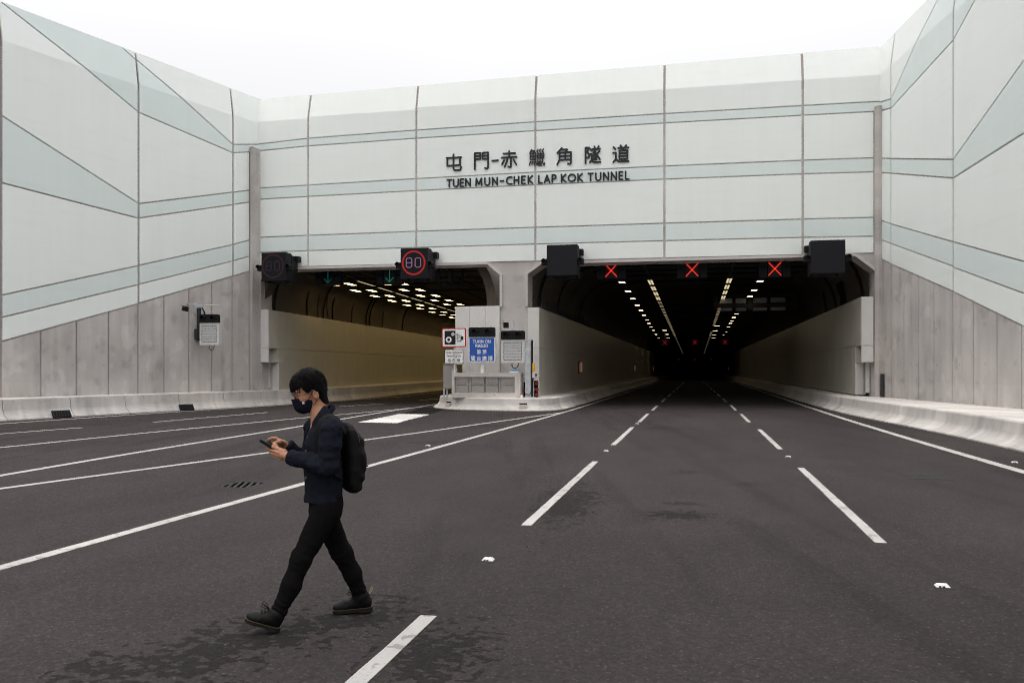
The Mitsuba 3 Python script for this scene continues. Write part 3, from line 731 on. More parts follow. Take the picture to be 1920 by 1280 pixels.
# cable brackets on top of the left panelling of the right tunnel, cables on the linings
br = MB()
for i in range(26):
    b = 1.0 + i * 0.75
    br.box(-6.95, -6.60, 4.42, 4.47, b, b + 0.05, M=MR).box(-6.93, -6.88, 4.3, 4.85, b, b + 0.05, M=MR).box(-6.66, -6.61, 4.42, 4.62, b, b + 0.05, M=MR)
put('cable_brackets', br, 'dark_steel', tr, kind='stuff')


def arch_cable(a0, spring, ceil, b, side, r=0.035, end=3.2, slack=0.0):
    rr = 1.9 - 0.12
    p = [(a0 + side * 0.1, 4.4, b), (a0 + side * 0.1, spring, b)] + [(a0 + side * (0.1 + rr - rr * math.cos(t)), spring + (ceil - 0.1 - spring) * math.sin(t), b + slack * math.sin(2 * t)) for t in np.linspace(0.15, math.pi / 2, 8)] + [(a0 + side * end, ceil - 0.12, b)]
    return np.array(p), r


for holder, M, a0, side, bs in ((tl, ML, -5.68, 1, (1.6, 8.0, 15.5, 16.2, 24.0)), (tr, MR, -7.07, 1, (2.2, 7.6, 16.0)), (tr, MR, 7.0, -1, (2.0, 9.0))):
    for i, b in enumerate(bs):
        p, r = arch_cable(a0, 4.7, 7.0, b, side, 0.06 if i == 0 else 0.045)
        put('cable', MB().tube(p, r, 7, M=M), 'cable_black', holder)
for b, lean in ((5.6, 0.0), (7.1, 0.1), (7.9, 0.35), (8.7, -0.35), (9.4, 0.0), (12.6, 0.2), (19.0, 0.1)):
    put('cable', MB().tube([(-5.55, 4.4, b), (-5.56, 5.2, b + lean * 0.6), (-5.45, 5.9, b + lean)], 0.03 if lean else 0.05, 6, M=ML), 'cable_black', tl)
for b, lean in ((6.0, 0.2), (6.6, 0.0), (7.3, -0.2), (12, 0.2)):
    put('cable', MB().tube([(6.88, 4.5, b), (6.88, 5.1, b + lean), (6.70, 5.8, b)], 0.05, 6, M=MR), 'cable_black', tr)
# services under the ceilings
for b in (3.0, 5.2, 7.4, 9.6, 13.0):
    put('cross_beam', MB().box(-5.0, 5.2, 6.50, 6.62, b, b + 0.14, M=MR), 'dark_steel', tr)
    put('cross_pipe', MB().tube([(-5.2, 6.75, b + 0.9), (5.4, 6.75, b + 0.9)], 0.07, 7, M=MR), 'cable_black', tr)
for a in (-3.64, -2.2, 0.1, 1.67, 3.2):
    put('lamp_rail', MB().box(a - 0.05, a + 0.05, 6.27, 6.35, 2.0, 110, M=MR), 'dark_steel', tr)
for b in (2.0, 4.4, 7.0, 9.8, 14.0):
    put('cross_beam', MB().box(-4.6, 3.9, 6.48, 6.58, b, b + 0.12, M=ML), 'dark_steel', tl)
for a in (-4.1, -3.2, -2.5, -1.3, -0.4, 1.4, 2.6):
    put('lamp_rail', MB().box(a - 0.04, a + 0.04, 6.27, 6.34, 1.4, 60, M=ML), 'dark_steel', tl)
for b in (2.6, 5.6):
    fr_ = MB()
    for a in (1.55, 2.2, 2.75):
        fr_.box(a - 0.06, a + 0.06, 5.9, 6.95, b, b + 0.1, M=ML)
    fr_.box(1.5, 2.8, 5.86, 5.95, b, b + 0.1, M=ML)
    put('hanger_frame', fr_, 'dark_steel', tl)


ORD = 'first second third fourth fifth sixth seventh eighth ninth tenth eleventh twelfth thirteenth fourteenth fifteenth sixteenth seventeenth eighteenth nineteenth twentieth twenty-first twenty-second'.split()


def tunnel_lamp(name, M, a, b, w, L, glow, label, group, z=6.10, bars=1):
    k = thing(name, label, 'lamp', group)
    put('body', MB().box(a - w / 2 - 0.03, a + w / 2 + 0.03, z + 0.012, z + 0.11, b - 0.03, b + L + 0.03, b=0.01, M=M), 'dark_steel', k)
    for i in range(bars):
        a0, a1 = a - w / 2 + i * w / bars + (0.015 if i else 0), a - w / 2 + (i + 1) * w / bars - (0.015 if i < bars - 1 else 0)
        v = np.array([(a0, z, b), (a1, z, b), (a1, z, b + L), (a0, z, b + L)]) @ M[:3, :3].T + M[:3, 3]
        f = np.array([[0, 1, 2], [0, 2, 3]])
        nz = np.cross(v[1] - v[0], v[2] - v[0])[2]
        put('diffuser', trimesh.Trimesh(v, f if nz < 0 else f[:, ::-1], process=False), 'lamp_glass', k, emit=glow)


for row, (a0, lab) in enumerate(((-4.14, 'leftmost'), (-3.23, 'second'), (-1.33, 'third'), (-0.42, 'rightmost'))):
    for i in range(12):
        b = 5.0 + i * 3.62 + (0.0, 0.1, 0.1, 0.2)[row]
        tunnel_lamp('tunnel_lamp', ML, a0 - 0.003 * i, b, 0.33, 1.2, (5.2, 3.8, 1.7), f'{ORD[i]} white lamp from the mouth in the {lab} bright row of the left tunnel', f'{lab} bright lamp row of the left tunnel')
for i in range(11):
    tunnel_lamp('strip_lamp', ML, -2.3, 4.2 + i * 3.4, 0.16, 2.7, (0.42, 0.35, 0.20), f'{ORD[i]} dim brown strip lamp from the mouth in the left tunnel middle row', 'dim strip lamps of the left tunnel')
for i, (Y, X) in enumerate(((43.3, -3.64), (48.3, -3.71), (53.6, -3.81), (59.1, -3.9), (64.5, -3.98), (70.3, -4.09), (76.9, -4.2), (83, -4.34), (89.8, -4.48), (98.1, -4.62), (109.7, -4.85), (123, -5.05))):
    tunnel_lamp('panel_lamp', MR, X, Y - 36.3, 0.31, 0.9, (3.2, 2.7, 1.75), f'{ORD[i]} pale lamp from the mouth in the outer left row of the right tunnel', 'far left lamp row of the right tunnel')
for i, (Y, X) in enumerate(((98.4, -3.37), (109.8, -3.54), (123, -3.73))):
    tunnel_lamp('panel_lamp', MR, X, Y - 36.3, 0.5, 1.0, (3.2, 2.7, 1.75), f'{ORD[i]} pale lamp in the short left lamp row deep in the right tunnel', 'short left lamp row deep in the right tunnel')
for i, (Y, X) in enumerate(((89.8, 2.24), (100.2, 2.27), (112, 2.4), (125, 2.6))):
    tunnel_lamp('panel_lamp', MR, X, Y - 36.3, 0.5, 1.0, (3.2, 2.7, 1.75), f'{ORD[i]} pale lamp in the short right lamp row deep in the right tunnel', 'short right lamp row deep in the right tunnel')
for i, (Y, X) in enumerate(((44.2, 3.21), (49.2, 3.25), (53.5, 3.28), (70.2, 3.25), (75.0, 3.26), (80, 3.3), (84.5, 3.35), (92, 3.45), (104, 3.6), (114, 3.7))):
    tunnel_lamp('panel_lamp', MR, X, Y - 36.3, 0.31, 0.9, (3.2, 2.7, 1.75), f'{ORD[i]} pale lamp from the mouth in the outer right row of the right tunnel', 'far right lamp row of the right tunnel')
for X, side in ((-2.2, 'left'), (1.67, 'right')):
    for i in range(22):
        Y = 42.9 + 3.38 * i
        if side == 'right' and 90 < Y < 101:
            continue
        dim = 0.8 if i < 4 else 0.16 + 0.02 * (i % 3)
        tunnel_lamp('strip_lamp', MR, X * (1 + 0.0025 * (Y - 43)), Y - 36.3, 0.24, 2.3, (0.85 * dim, 0.70 * dim, 0.42 * dim), f'{ORD[i]} dim strip lamp from the mouth in the inner {side} row, right tunnel', f'inner {side} strip lamps of the right tunnel', bars=2 if i < 6 else 1)
    far = MB()
    for i in range(40):
        Y = 42.9 + 3.38 * (22 + i)
        a = X * (1 + 0.0025 * (Y - 43))
        far.add([(a - 0.1, 6.1, Y - 36.3), (a + 0.1, 6.1, Y - 36.3), (a + 0.1, 6.1, Y - 33.8), (a - 0.1, 6.1, Y - 33.8)], [[0, 1, 2, 3]])
    fm = far.mesh(); fm.apply_transform(MR)
    if fm.face_normals[0][2] > 0:
        fm.invert()
    put('far_lamp_strip', fm, 'lamp_glass', emit=(0.05, 0.045, 0.03), label=f'faint far end of the inner {side} strip of lamps, deep in the right tunnel', category='lamp', kind='stuff')

# ---------------------------------------------------------------- signals over the lanes


def visor(mb, x, y, z, r=0.10, L=0.16):
    """A lantern hood: a half tube that opens downwards and to the front."""
    a = np.linspace(-20, 200, 12) * math.pi / 180
    ring = [(x + r * math.cos(t), z + r * math.sin(t)) for t in a]
    for (p, q) in zip(ring, ring[1:]):
        v = [(p[0], y, p[1]), (q[0], y, q[1]), (q[0], y - L, q[1]), (p[0], y - L, p[1])]
        i = [(x + (p[0] - x) * 0.88, y, z + (p[1] - z) * 0.88), (x + (q[0] - x) * 0.88, y, z + (q[1] - z) * 0.88), (x + (q[0] - x) * 0.88, y - L, z + (q[1] - z) * 0.88), (x + (p[0] - x) * 0.88, y - L, z + (p[1] - z) * 0.88)]
        mb.add(v + i, [(0, 1, 2, 3), (7, 6, 5, 4), (0, 4, 5, 1), (3, 2, 6, 7), (0, 3, 7, 4), (1, 5, 6, 2)])
    return mb


def lane_signal(x, z, shape, glow, label, group, Y=37.35, s=1.0):
    k = thing('lane_signal', label, 'traffic signal', group)
    w, h = 0.64 * s, 0.36 * s
    put('housing', MB().box(x - 0.30 * s, x + 0.30 * s, Y, Y + 0.3 * s, z - h, z + h, b=0.02), 'screen_black', k)
    for e in (-1, 1):
        put('side_wing', MB().box(x + e * 0.31 * s, x + e * w, Y - 0.02, Y + 0.26 * s, z - h, z + h * 0.96, b=0.02), 'housing', k)
        put('visor', visor(MB(), x + e * 0.47 * s, Y - 0.02, z + 0.02, 0.085 * s, 0.13 * s), 'black_paint', k)
    put('hanger', MB().box(x - 0.06, x + 0.06, Y + 0.1, Y + 0.2, z + h, 7.0), 'dark_steel', k)
    g = strokes([[(x + a * s, z + b * s) for a, b in l] for l in shape], 0.034 * s)
    put('lit_symbol', MB().poly(g, 0.006, upright(0, Y - 0.006)), 'screen_black', k, emit=glow)


ARROW = [[(0, 0.30), (0, -0.24)], [(-0.19, -0.06), (0, -0.26), (0.19, -0.06)]]
CROSS = [[(-0.25, 0.27), (0.25, -0.27)], [(0.25, 0.27), (-0.25, -0.27)]]
lane_signal(-17.0, 6.02, ARROW, (0.004, 0.06, 0.065), 'dim green arrow signal hanging beside the far left speed signal', 'green arrow lane signals', 37.7)
lane_signal(-13.85, 5.98, ARROW, (0.006, 0.15, 0.09), 'brighter green arrow signal hanging beside the lit red-ringed speed signal', 'green arrow lane signals', 37.5)
for x, z, n in ((-3.58, 5.98, 'left'), (-0.12, 5.93, 'middle'), (3.28, 5.89, 'right')):
    lane_signal(x, z, CROSS, (1.25, 0.05, 0.03), f'{n} one of the three large red cross signals at the right tunnel mouth', 'large red cross signals')
for x, n in ((-3.4, 'left'), (0.0, 'middle'), (3.35, 'right')):
    lane_signal(x, 4.75, CROSS, (0.42, 0.010, 0.014), f'{n} one of the three small red crosses hanging deep in the right tunnel', 'small red crosses deep in the tunnel', 100.0, 0.9)
    lane_signal(x * 1.05, 3.9, CROSS, (0.10, 0.003, 0.005), f'{n} one of the three tiny faint red crosses far inside the right tunnel', 'tiny red crosses far in the tunnel', 196.0, 0.9)


def seg_digit(x, z, w, h, d):
    c = 0.22 * w
    up = [(x, z + h / 2), (x, z + h - c), (x + c, z + h), (x + w - c, z + h), (x + w, z + h - c), (x + w, z + h / 2 + 0.02)]
    lo = [(x, z + h / 2), (x, z + c), (x + c, z), (x + w - c, z), (x + w, z + c), (x + w, z + h / 2 - 0.02)]
    return [up, lo] + ([[(x, z + h / 2), (x + w, z + h / 2)]] if d == 8 else [])


def speed_signal(x0, x1, z0, z1, lit, label, group, Y=34.9):
    k = thing('speed_signal', label, 'traffic signal', group)
    side = 1 if (x0 + x1) < -1 else -1
    put('housing', MB().box(x0, x1, Y, Y + 0.55, z0, z1, b=0.015), 'housing', k)
    put('screen', MB().box(x0 + 0.05, x1 - 0.05, Y - 0.008, Y + 0.002, z0 + 0.05, z1 - 0.05), 'screen_black' if lit else 'housing', k)
    put('rear_box', MB().box(x0 + 0.04, x1 - 0.04, Y + 0.68, Y + 1.25, z0 - 0.03, z1 - 0.06, b=0.015), 'black_paint', k)
    put('joining_frame', MB().box(x0 + 0.05, x1 - 0.05, Y + 0.5, Y + 0.72, z0, z0 + 0.75).box(x0 + 0.05, x1 - 0.05, Y + 0.5, Y + 0.72, z1 - 0.14, z1 - 0.03), 'housing', k)
    xs_ = x1 if side > 0 else x0
    put('wall_bracket', MB().box(xs_ - 0.1, xs_ + 0.1, Y + 1.0, Y + 1.32, z1 - 0.30, z1 - 0.05, b=0.01).box(x0 + 0.1, x1 - 0.1, Y + 1.2, Y + 1.32, z0 + 0.6, z0 + 0.8), 'black_paint', k)
    for xf in (x0 + 0.1, x1 - 0.25):
        put('foot', MB().box(xf, xf + 0.15, Y + 0.1, Y + 0.5, z0 - 0.06, z0), 'black_paint', k)
    zm = z0 + 0.62
    for e, xe in ((-1, x0 - 0.12), (1, x1 + 0.12)):
        put('lantern', MB().box(xe - 0.12, xe + 0.12, Y + 0.05, Y + 0.3, zm - 0.16, zm + 0.10, b=0.02), 'black_paint', k)
        put('visor', visor(MB(), xe, Y + 0.05, zm, 0.10, 0.17), 'black_paint', k)
    if lit:
        cx, cz, R = (x0 + x1) / 2 - 0.02, (z0 + z1) / 2 + 0.02, 0.53
        ring = Point(cx, cz).buffer(R, quad_segs=16).difference(Point(cx, cz).buffer(R - (0.075 if lit > 0.5 else 0.06), quad_segs=16))
        put('red_ring', MB().poly(ring, 0.006, upright(0, Y - 0.009)), 'screen_black', k, emit=(0.34 * lit, 0.006 + 0.006 * lit, 0.007 + 0.006 * lit))
        dg = strokes(seg_digit(cx - 0.33, cz - 0.19, 0.25, 0.40, 8) + seg_digit(cx + 0.07, cz - 0.19, 0.25, 0.40, 0), 0.032)
        put('digits', MB().poly(dg, 0.006, upright(0, Y - 0.009)), 'screen_black', k, emit=(0.28 * lit, 0.14 * lit, 0.24 * lit))


speed_signal(-18.93, -17.74, 5.61, 6.87, 0.09, 'dim electronic 80 speed signal at the top left corner of the left tunnel mouth', 'speed signals')
speed_signal(-12.39, -11.16, 5.56, 6.87, 1.0, 'glowing red ringed 80 speed signal over the left tunnel mouth', 'speed signals')
speed_signal(-6.01, -4.73, 5.54, 6.82, 0, 'blank black signal box left of the three red crosses', 'speed signals')
speed_signal(4.40, 5.68, 5.39, 6.68, 0, 'blank black signal box at the upper right corner of the right tunnel mouth', 'speed signals')

k = thing('gantry_frame', 'dark grey steel gantry with boxes hanging under the right tunnel ceiling', 'gantry')
for z0, z1 in ((5.52, 5.80), (6.12, 6.36)):
    put('beam', MB().box(1.3, 6.0, 55.0, 55.25, z0, z1, b=0.02), 'dark_steel', k)
for x in (1.25, 3.35, 6.05):
    put('post', MB().box(x - 0.14, x + 0.14, 55.0, 55.3, 5.35, 7.0, b=0.02), 'dark_steel', k)
for x0, x1 in ((1.6, 2.3), (2.5, 3.15), (3.55, 4.4), (4.6, 5.5)):
    put('back_box', MB().box(x0, x1, 55.3, 55.7, 5.34, 6.3, b=0.02), 'galvanised', k)
for Y, sd in ((48.6, -1), (94, -1), (138, -1), (172, 1)):
    k = thing('emergency_niche', {48.6: 'nearest lit orange emergency point on the left panels of the right tunnel', 94: 'second lit orange emergency point along the left side of the right tunnel', 138: 'third and farthest lit orange emergency point on the left side of the right tunnel', 172: 'lit orange emergency point on the right side deep in the right tunnel'}[Y], 'emergency point', 'lit emergency points in the right tunnel')
    x = 6.46 * sd if sd > 0 else -6.56
    put('surround', MB().box(x - 0.06, x + 0.06, Y, Y + 1.3, 1.45, 2.15, b=0.01), 'dark_steel', k)
    put('lit_panel', MB().box(x - sd * 0.085 - 0.01, x - sd * 0.085 + 0.01, Y + 0.15, Y + 0.75, 1.52, 2.08), 'lamp_glass', k, emit=(0.07, 0.018, 0.007))
    put('lit_panel', MB().box(x - sd * 0.085 - 0.01, x - sd * 0.085 + 0.01, Y + 0.85, Y + 1.2, 1.52, 2.08), 'lamp_glass', k, emit=(0.17, 0.08, 0.03))

# ---------------------------------------------------------------- signs and cabinets on the island
GLYPH = {'留':[[[(7,42),(7,45),(10,49),(11,74),(40,81),(44,77),(44,74),(19,67),(19,49),(33,52),(28,62),(36,65),(43,54),(46,45),(48,45),(56,56),(58,67),(47,68),(47,76),(89,76),(88,50),(85,40),(81,37),(66,37),(64,45),(76,45),(78,46),(80,62),(80,68),(67,68),(65,55),(61,46),(54,38),(47,34),(82,33),(82,-9),(72,-9),(71,-6),(25,-6),(24,-10),(16,-10),(15,32),(45,34),(44,37),(38,41),(38,44),(29,43),(13,37),(10,37)],[(54,10),(53,2),(72,2),(72,10)],[(54,25),(53,18),(72,18),(72,25)],[(24,3),(44,2),(44,10),(24,10)],[(24,19),(44,18),(44,25),(24,25)]]],'意':[[[(6,51),(6,59),(27,59),(25,66),(11,66),(10,67),(11,74),(44,74),(42,81),(46,82),(50,82),(54,74),(85,74),(86,73),(85,66),(72,66),(69,59),(91,58),(90,51)],[(35,65),(37,59),(58,59),(61,65)]],[[(70,12),(75,16),(78,16),(89,2),(90,-3),(83,-6),(79,2)]],[[(17,47),(79,48),(79,18),(51,18),(51,16),(60,10),(55,4),(53,4),(50,8),(39,14),(39,18),(18,18)],[(26,37),(69,36),(70,40),(27,41)],[(27,29),(27,25),(70,26),(69,29)]],[[(28,-5),(28,15),(37,14),(37,-1),(61,-1),(62,0),(63,9),(71,6),(70,-3),(64,-9),(34,-9)]],[[(5,-4),(5,-2),(12,5),(17,15),(24,12),(22,5),(13,-7),(10,-7)]]],'電':[[[(6,65),(43,66),(42,70),(12,70),(13,78),(83,78),(84,70),(52,69),(53,66),(90,65),(90,46),(80,45),(80,39),(56,39),(55,45),(81,46),(81,59),(52,58),(52,35),(82,35),(82,4),(53,4),(52,1),(54,-1),(83,-1),(85,3),(85,10),(88,10),(93,8),(93,1),(91,-5),(84,-9),(51,-9),(44,-5),(42,4),(24,4),(23,-1),(15,-1),(15,35),(43,35),(43,58),(15,59),(15,45),(7,45)],[(52,12),(73,11),(73,16),(52,16)],[(52,24),(73,23),(73,28),(52,28)],[(24,12),(43,11),(43,16),(24,16)],[(24,24),(43,23),(43,28),(24,28)]],[[(16,39),(17,46),(39,46),(40,39)]],[[(55,54),(78,55),(78,49),(57,48),(55,49)]],[[(18,55),(40,55),(40,49),(19,48)]]],'台':[[[(12,39),(9,48),(12,49),(26,63),(38,81),(41,82),(48,79),(48,77),(26,50),(68,52),(68,54),(57,64),(58,68),(61,70),(65,70),(80,55),(80,53),(88,45),(90,40),(84,36),(81,36),(80,40),(76,44),(71,44),(21,41)]],[[(16,33),(80,33),(80,-9),(70,-9),(69,-4),(26,-4),(25,-9),(16,-9)],[(26,24),(25,5),(70,5),(70,24)]]],'廣':[[[(2,-5),(8,9),(11,27),(11,73),(46,73),(45,80),(53,82),(57,73),(92,72),(91,65),(72,64),(72,59),(88,59),(87,51),(72,51),(72,47),(91,47),(92,39),(59,38),(60,36),(85,35),(85,6),(74,5),(76,3),(92,-3),(88,-10),(63,0),(63,6),(47,6),(50,1),(23,-10),(18,-6),(19,-2),(36,4),(36,6),(26,7),(26,35),(51,36),(50,39),(20,39),(19,19),(14,-1),(9,-9)],[(59,14),(76,13),(76,18),(59,18)],[(59,26),(76,25),(76,29),(59,29)],[(47,48),(63,47),(63,51),(47,51)],[(47,60),(63,59),(63,65),(47,65)],[(35,14),(51,13),(51,18),(35,18)],[(35,26),(51,25),(51,29),(35,29)],[(20,47),(38,47),(38,51),(24,51),(23,53),(24,59),(38,59),(38,65),(20,65)]]],'播':[[[(3,22),(2,31),(15,35),(15,53),(4,53),(3,62),(15,62),(16,82),(24,81),(24,62),(34,62),(35,56),(44,57),(40,68),(35,68),(34,75),(36,76),(60,77),(80,81),(84,81),(87,77),(88,75),(87,73),(80,72),(80,70),(85,69),(85,67),(80,57),(92,56),(92,48),(75,47),(83,39),(95,33),(90,26),(87,26),(86,-9),(79,-9),(77,-5),(47,-5),(46,-9),(38,-9),(38,26),(33,25),(29,30),(27,30),(24,28),(23,-6),(19,-9),(7,-10),(5,-1),(15,-1),(15,24),(12,25),(7,22)],[(67,43),(67,30),(80,31)],[(66,3),(78,2),(78,9),(66,9)],[(66,17),(78,16),(78,23),(66,23)],[(76,70),(66,69),(66,57),(69,56),(76,67)],[(45,31),(57,30),(57,42),(55,42),(55,40)],[(47,3),(57,2),(57,9),(47,9),(46,7)],[(47,22),(46,16),(57,16),(57,23)],[(48,69),(53,56),(57,56),(57,69)],[(24,39),(28,39),(32,41),(33,36),(37,36),(44,41),(49,48),(33,48),(32,53),(24,53)]]],'用':[[[(2,-5),(2,-3),(9,6),(13,20),(14,75),(86,75),(86,-3),(82,-8),(62,-9),(60,-4),(60,0),(77,0),(76,20),(53,20),(53,-9),(44,-9),(43,20),(21,20),(21,14),(17,1),(10,-10),(8,-10)],[(53,30),(77,29),(77,43),(53,43)],[(53,53),(77,52),(77,66),(53,66)],[(23,30),(44,29),(44,43),(23,43)],[(23,53),(44,52),(44,66),(23,66)]]],'低':[[[(31,-4),(31,-2),(35,2),(35,71),(51,73),(83,81),(88,76),(88,74),(85,72),(71,69),(71,52),(72,44),(92,44),(92,35),(73,34),(77,12),(81,3),(85,3),(87,16),(94,12),(93,3),(90,-5),(87,-8),(80,-8),(72,0),(67,14),(63,35),(44,35),(44,3),(57,5),(55,13),(62,14),(68,3),(70,-6),(63,-8),(60,2),(58,4),(57,-3),(38,-8),(36,-10),(34,-10),(33,-5)],[(44,45),(63,44),(62,67),(44,64)]],[[(1,39),(1,41),(13,55),(21,70),(24,80),(28,81),(33,79),(29,66),(24,57),(24,-9),(15,-9),(15,40),(13,40),(7,32),(5,32),(3,38)]]],'燈':[[[(3,-5),(4,0),(7,2),(11,10),(15,26),(16,81),(23,81),(24,51),(25,51),(28,63),(33,62),(36,67),(40,67),(45,62),(48,64),(49,70),(36,70),(36,78),(60,77),(56,61),(53,57),(53,54),(71,54),(65,67),(62,80),(70,81),(73,72),(79,78),(81,78),(86,72),(77,66),(76,63),(77,61),(80,61),(86,67),(88,67),(93,62),(83,54),(87,49),(92,47),(94,43),(89,38),(84,40),(84,18),(81,17),(74,3),(91,2),(92,-6),(31,-6),(31,2),(27,4),(26,8),(21,14),(11,-7),(9,-9),(6,-9)],[(47,46),(44,42),(81,43),(76,48),(75,46)],[(49,26),(75,25),(75,34),(49,34)],[(53,16),(57,2),(64,2),(70,13),(70,17)],[(22,27),(35,9),(32,2),(48,2),(46,11),(44,13),(44,17),(40,18),(40,39),(34,36),(30,42),(28,42),(27,39),(23,40)],[(29,44),(32,44),(35,46),(41,53),(36,60),(34,60)]],[[(3,36),(6,49),(7,62),(13,61),(13,51),(10,35),(6,34)]]]}


def han(ch, cx, cz, size):
    """A sign character about size metres across, centred on (cx, cz)."""
    s = size / 96.0
    return unary_union([Polygon([(cx + (x - 48) * s, cz + (y - 37) * s) for x, y in p[0]], [[(cx + (x - 48) * s, cz + (y - 37) * s) for x, y in h] for h in p[1:]]).buffer(0) for p in GLYPH[ch]])


def words(text, cx, zbase, height, y, bold=True):
    m = meshkit.text_mesh(text, height, 0.004, bold)
    v = np.array(m.vertices); v[:, 0] += cx - (v[:, 0].max() + v[:, 0].min()) / 2
    M = upright(0, y, zbase)
    return trimesh.Trimesh(v @ M[:3, :3].T + M[:3, 3], m.faces, process=False)


k = thing('camera_warning_sign', 'white speed camera sign with red border on a pole at the island', 'sign')
SX0, SX1, SZ0, SZ1, SY = -10.42, -9.37, 2.60, 3.40, 34.5
put('pole', MB().tube([(-9.88, SY + 0.08, 0.49), (-9.88, SY + 0.08, 3.32)], 0.04, 12), 'grey_paint', k)
put('plate', MB().poly(rrect(SX0, SZ0, SX1, SZ1, 0.06), 0.02, upright(0, SY + 0.03)), 'sign_red', k)
put('face', MB().poly(rrect(SX0 + 0.045, SZ0 + 0.045, SX1 - 0.045, SZ1 - 0.045, 0.03), 0.004, upright(0, SY + 0.01)), 'sign_white', k)
q = lambda x, y: (SX0 + (x - 155) / 645 * (SX1 - SX0), SZ1 - (y - 210) / 505 * (SZ1 - SZ0))
U = 1.05 / 645
a, b = q(230, 645), q(525, 275)
cam = rrect(a[0], a[1], b[0], b[1], 0.035)
for (x, y, ro, ri) in ((340, 515, 78, 38), (455, 368, 42, 18)):
    c = Point(q(x, y)); cam = cam.difference(c.buffer(ro * U).difference(c.buffer(ri * U)))
bars = [shapely.box(*q(555, 525), *q(580, 350)), shapely.box(*q(605, 525), *q(628, 370)), shapely.box(*q(658, 572), *q(680, 390)), shapely.box(*q(555, 572), *q(680, 550)), shapely.box(*q(678, 525), *q(730, 430))]
put('camera_symbol', MB().poly(unary_union([cam] + bars), 0.004, upright(0, SY + 0.006)), 'print_black', k)
k = thing('headlights_sign', 'small white dipped headlights plate under the speed camera sign', 'sign')
PX0, PX1, PZ0, PZ1 = -10.29, -9.49, 1.92, 2.50
put('plate', MB().poly(rrect(PX0, PZ0, PX1, PZ1, 0.02), 0.02, upright(0, SY + 0.03)), 'print_black', k)
put('face', MB().poly(rrect(PX0 + 0.015, PZ0 + 0.015, PX1 - 0.015, PZ1 - 0.015, 0.02), 0.004, upright(0, SY + 0.01)), 'sign_white', k)
put('lettering', words('Use dipped', -9.89, 2.335, 0.095, SY + 0.007), 'print_black', k)
put('lettering', words('headlights', -9.89, 2.19, 0.095, SY + 0.007), 'print_black', k)
put('characters', MB().poly(unary_union([han(c, x, 2.05, 0.165) for c, x in zip('用低燈', (-10.08, -9.89, -9.70))]), 0.004, upright(0, SY + 0.007)), 'print_black', k)

k = thing('radio_sign', 'blue Turn On Radio sign with white letters and a black hood on a pale post', 'sign')
put('post', MB().box(-8.76, -8.62, SY + 0.10, SY + 0.2, 0.49, 2.9, b=0.02), 'post_white', k)
put('plate', MB().poly(rrect(-9.25, 1.98, -8.12, 3.02, 0.05), 0.08, upright(0, SY + 0.09)), 'sign_white', k)
put('face', MB().poly(rrect(-9.215, 2.015, -8.155, 2.985, 0.03), 0.004, upright(0, SY + 0.007)), 'sign_blue', k)
put('hood', MB().poly(rrect(-9.25, 3.02, -8.12, 3.42, 0.07).union(shapely.box(-9.25, 3.02, -8.12, 3.2)), 0.14, upright(0, SY + 0.12)), 'black_paint', k)
for x in (-8.97, -8.42):
    put('visor', visor(MB(), x, SY - 0.02, 3.24, 0.11, 0.16), 'black_paint', k)
put('lettering', words('TURN ON', -8.69, 2.775, 0.125, SY + 0.004), 'sign_white', k)
put('lettering', words('RADIO', -8.685, 2.59, 0.125, SY + 0.004), 'sign_white', k)
put('characters', MB().poly(unary_union([han(c, x, 2.41, 0.20) for c, x in zip('留意', (-8.81, -8.565))]), 0.004, upright(0, SY + 0.004)), 'sign_white', k)
put('characters', MB().poly(unary_union([han(c, x, 2.135, 0.21) for c, x in zip('電台廣播', (-9.06, -8.815, -8.57, -8.32))]), 0.004, upright(0, SY + 0.004)), 'sign_white', k)


def slat_sign(key, M, label_parts=True):
    """A grey sign box with six blank slats and a black hood: 1 m wide, origin at its lower left corner, M = right, up, out."""
    put('box', MB().poly(shapely.box(0, 0, 1.0, 0.96), 0.26, M, z=-0.26), 'grey_paint', key)
    put('recess', MB().poly(shapely.box(0.11, 0.11, 0.87, 0.85), 0.004, M), 'print_black', key)
    for i in range(6):
        z0 = 0.13 + i * 0.118
        put('slat', MB().box(0.13, 0.85, z0, z0 + 0.108, 0.003, 0.012, b=0.003, M=M), 'slat_grey', key)
    put('hood', MB().poly(rrect(0.0, 0.97, 0.99, 1.33, 0.07).union(shapely.box(0.0, 0.97, 0.99, 1.1)), 0.16, M, z=-0.12), 'black_paint', key)
    for x in (0.22, 0.74):
        v = visor(MB(), 0, 0, 0, 0.11, 0.17).mesh()
        p = np.array(v.vertices)
        p = np.c_[p[:, 0] + x, p[:, 2] + 1.17, -p[:, 1] + 0.03]
        put('visor', trimesh.Trimesh(p @ M[:3, :3].T + M[:3, 3], v.faces, process=False), 'black_paint', key)
    put('cable_loop', MB().tube(np.array([(0.45, 0.0, -0.1), (0.44, -0.1, -0.08), (0.50, -0.2, -0.06), (0.58, -0.235, -0.06), (0.68, -0.18, -0.06), (0.72, -0.05, -0.08), (0.72, 0.02, -0.1)]), 0.018, 7, M=M), 'cable_black', key)


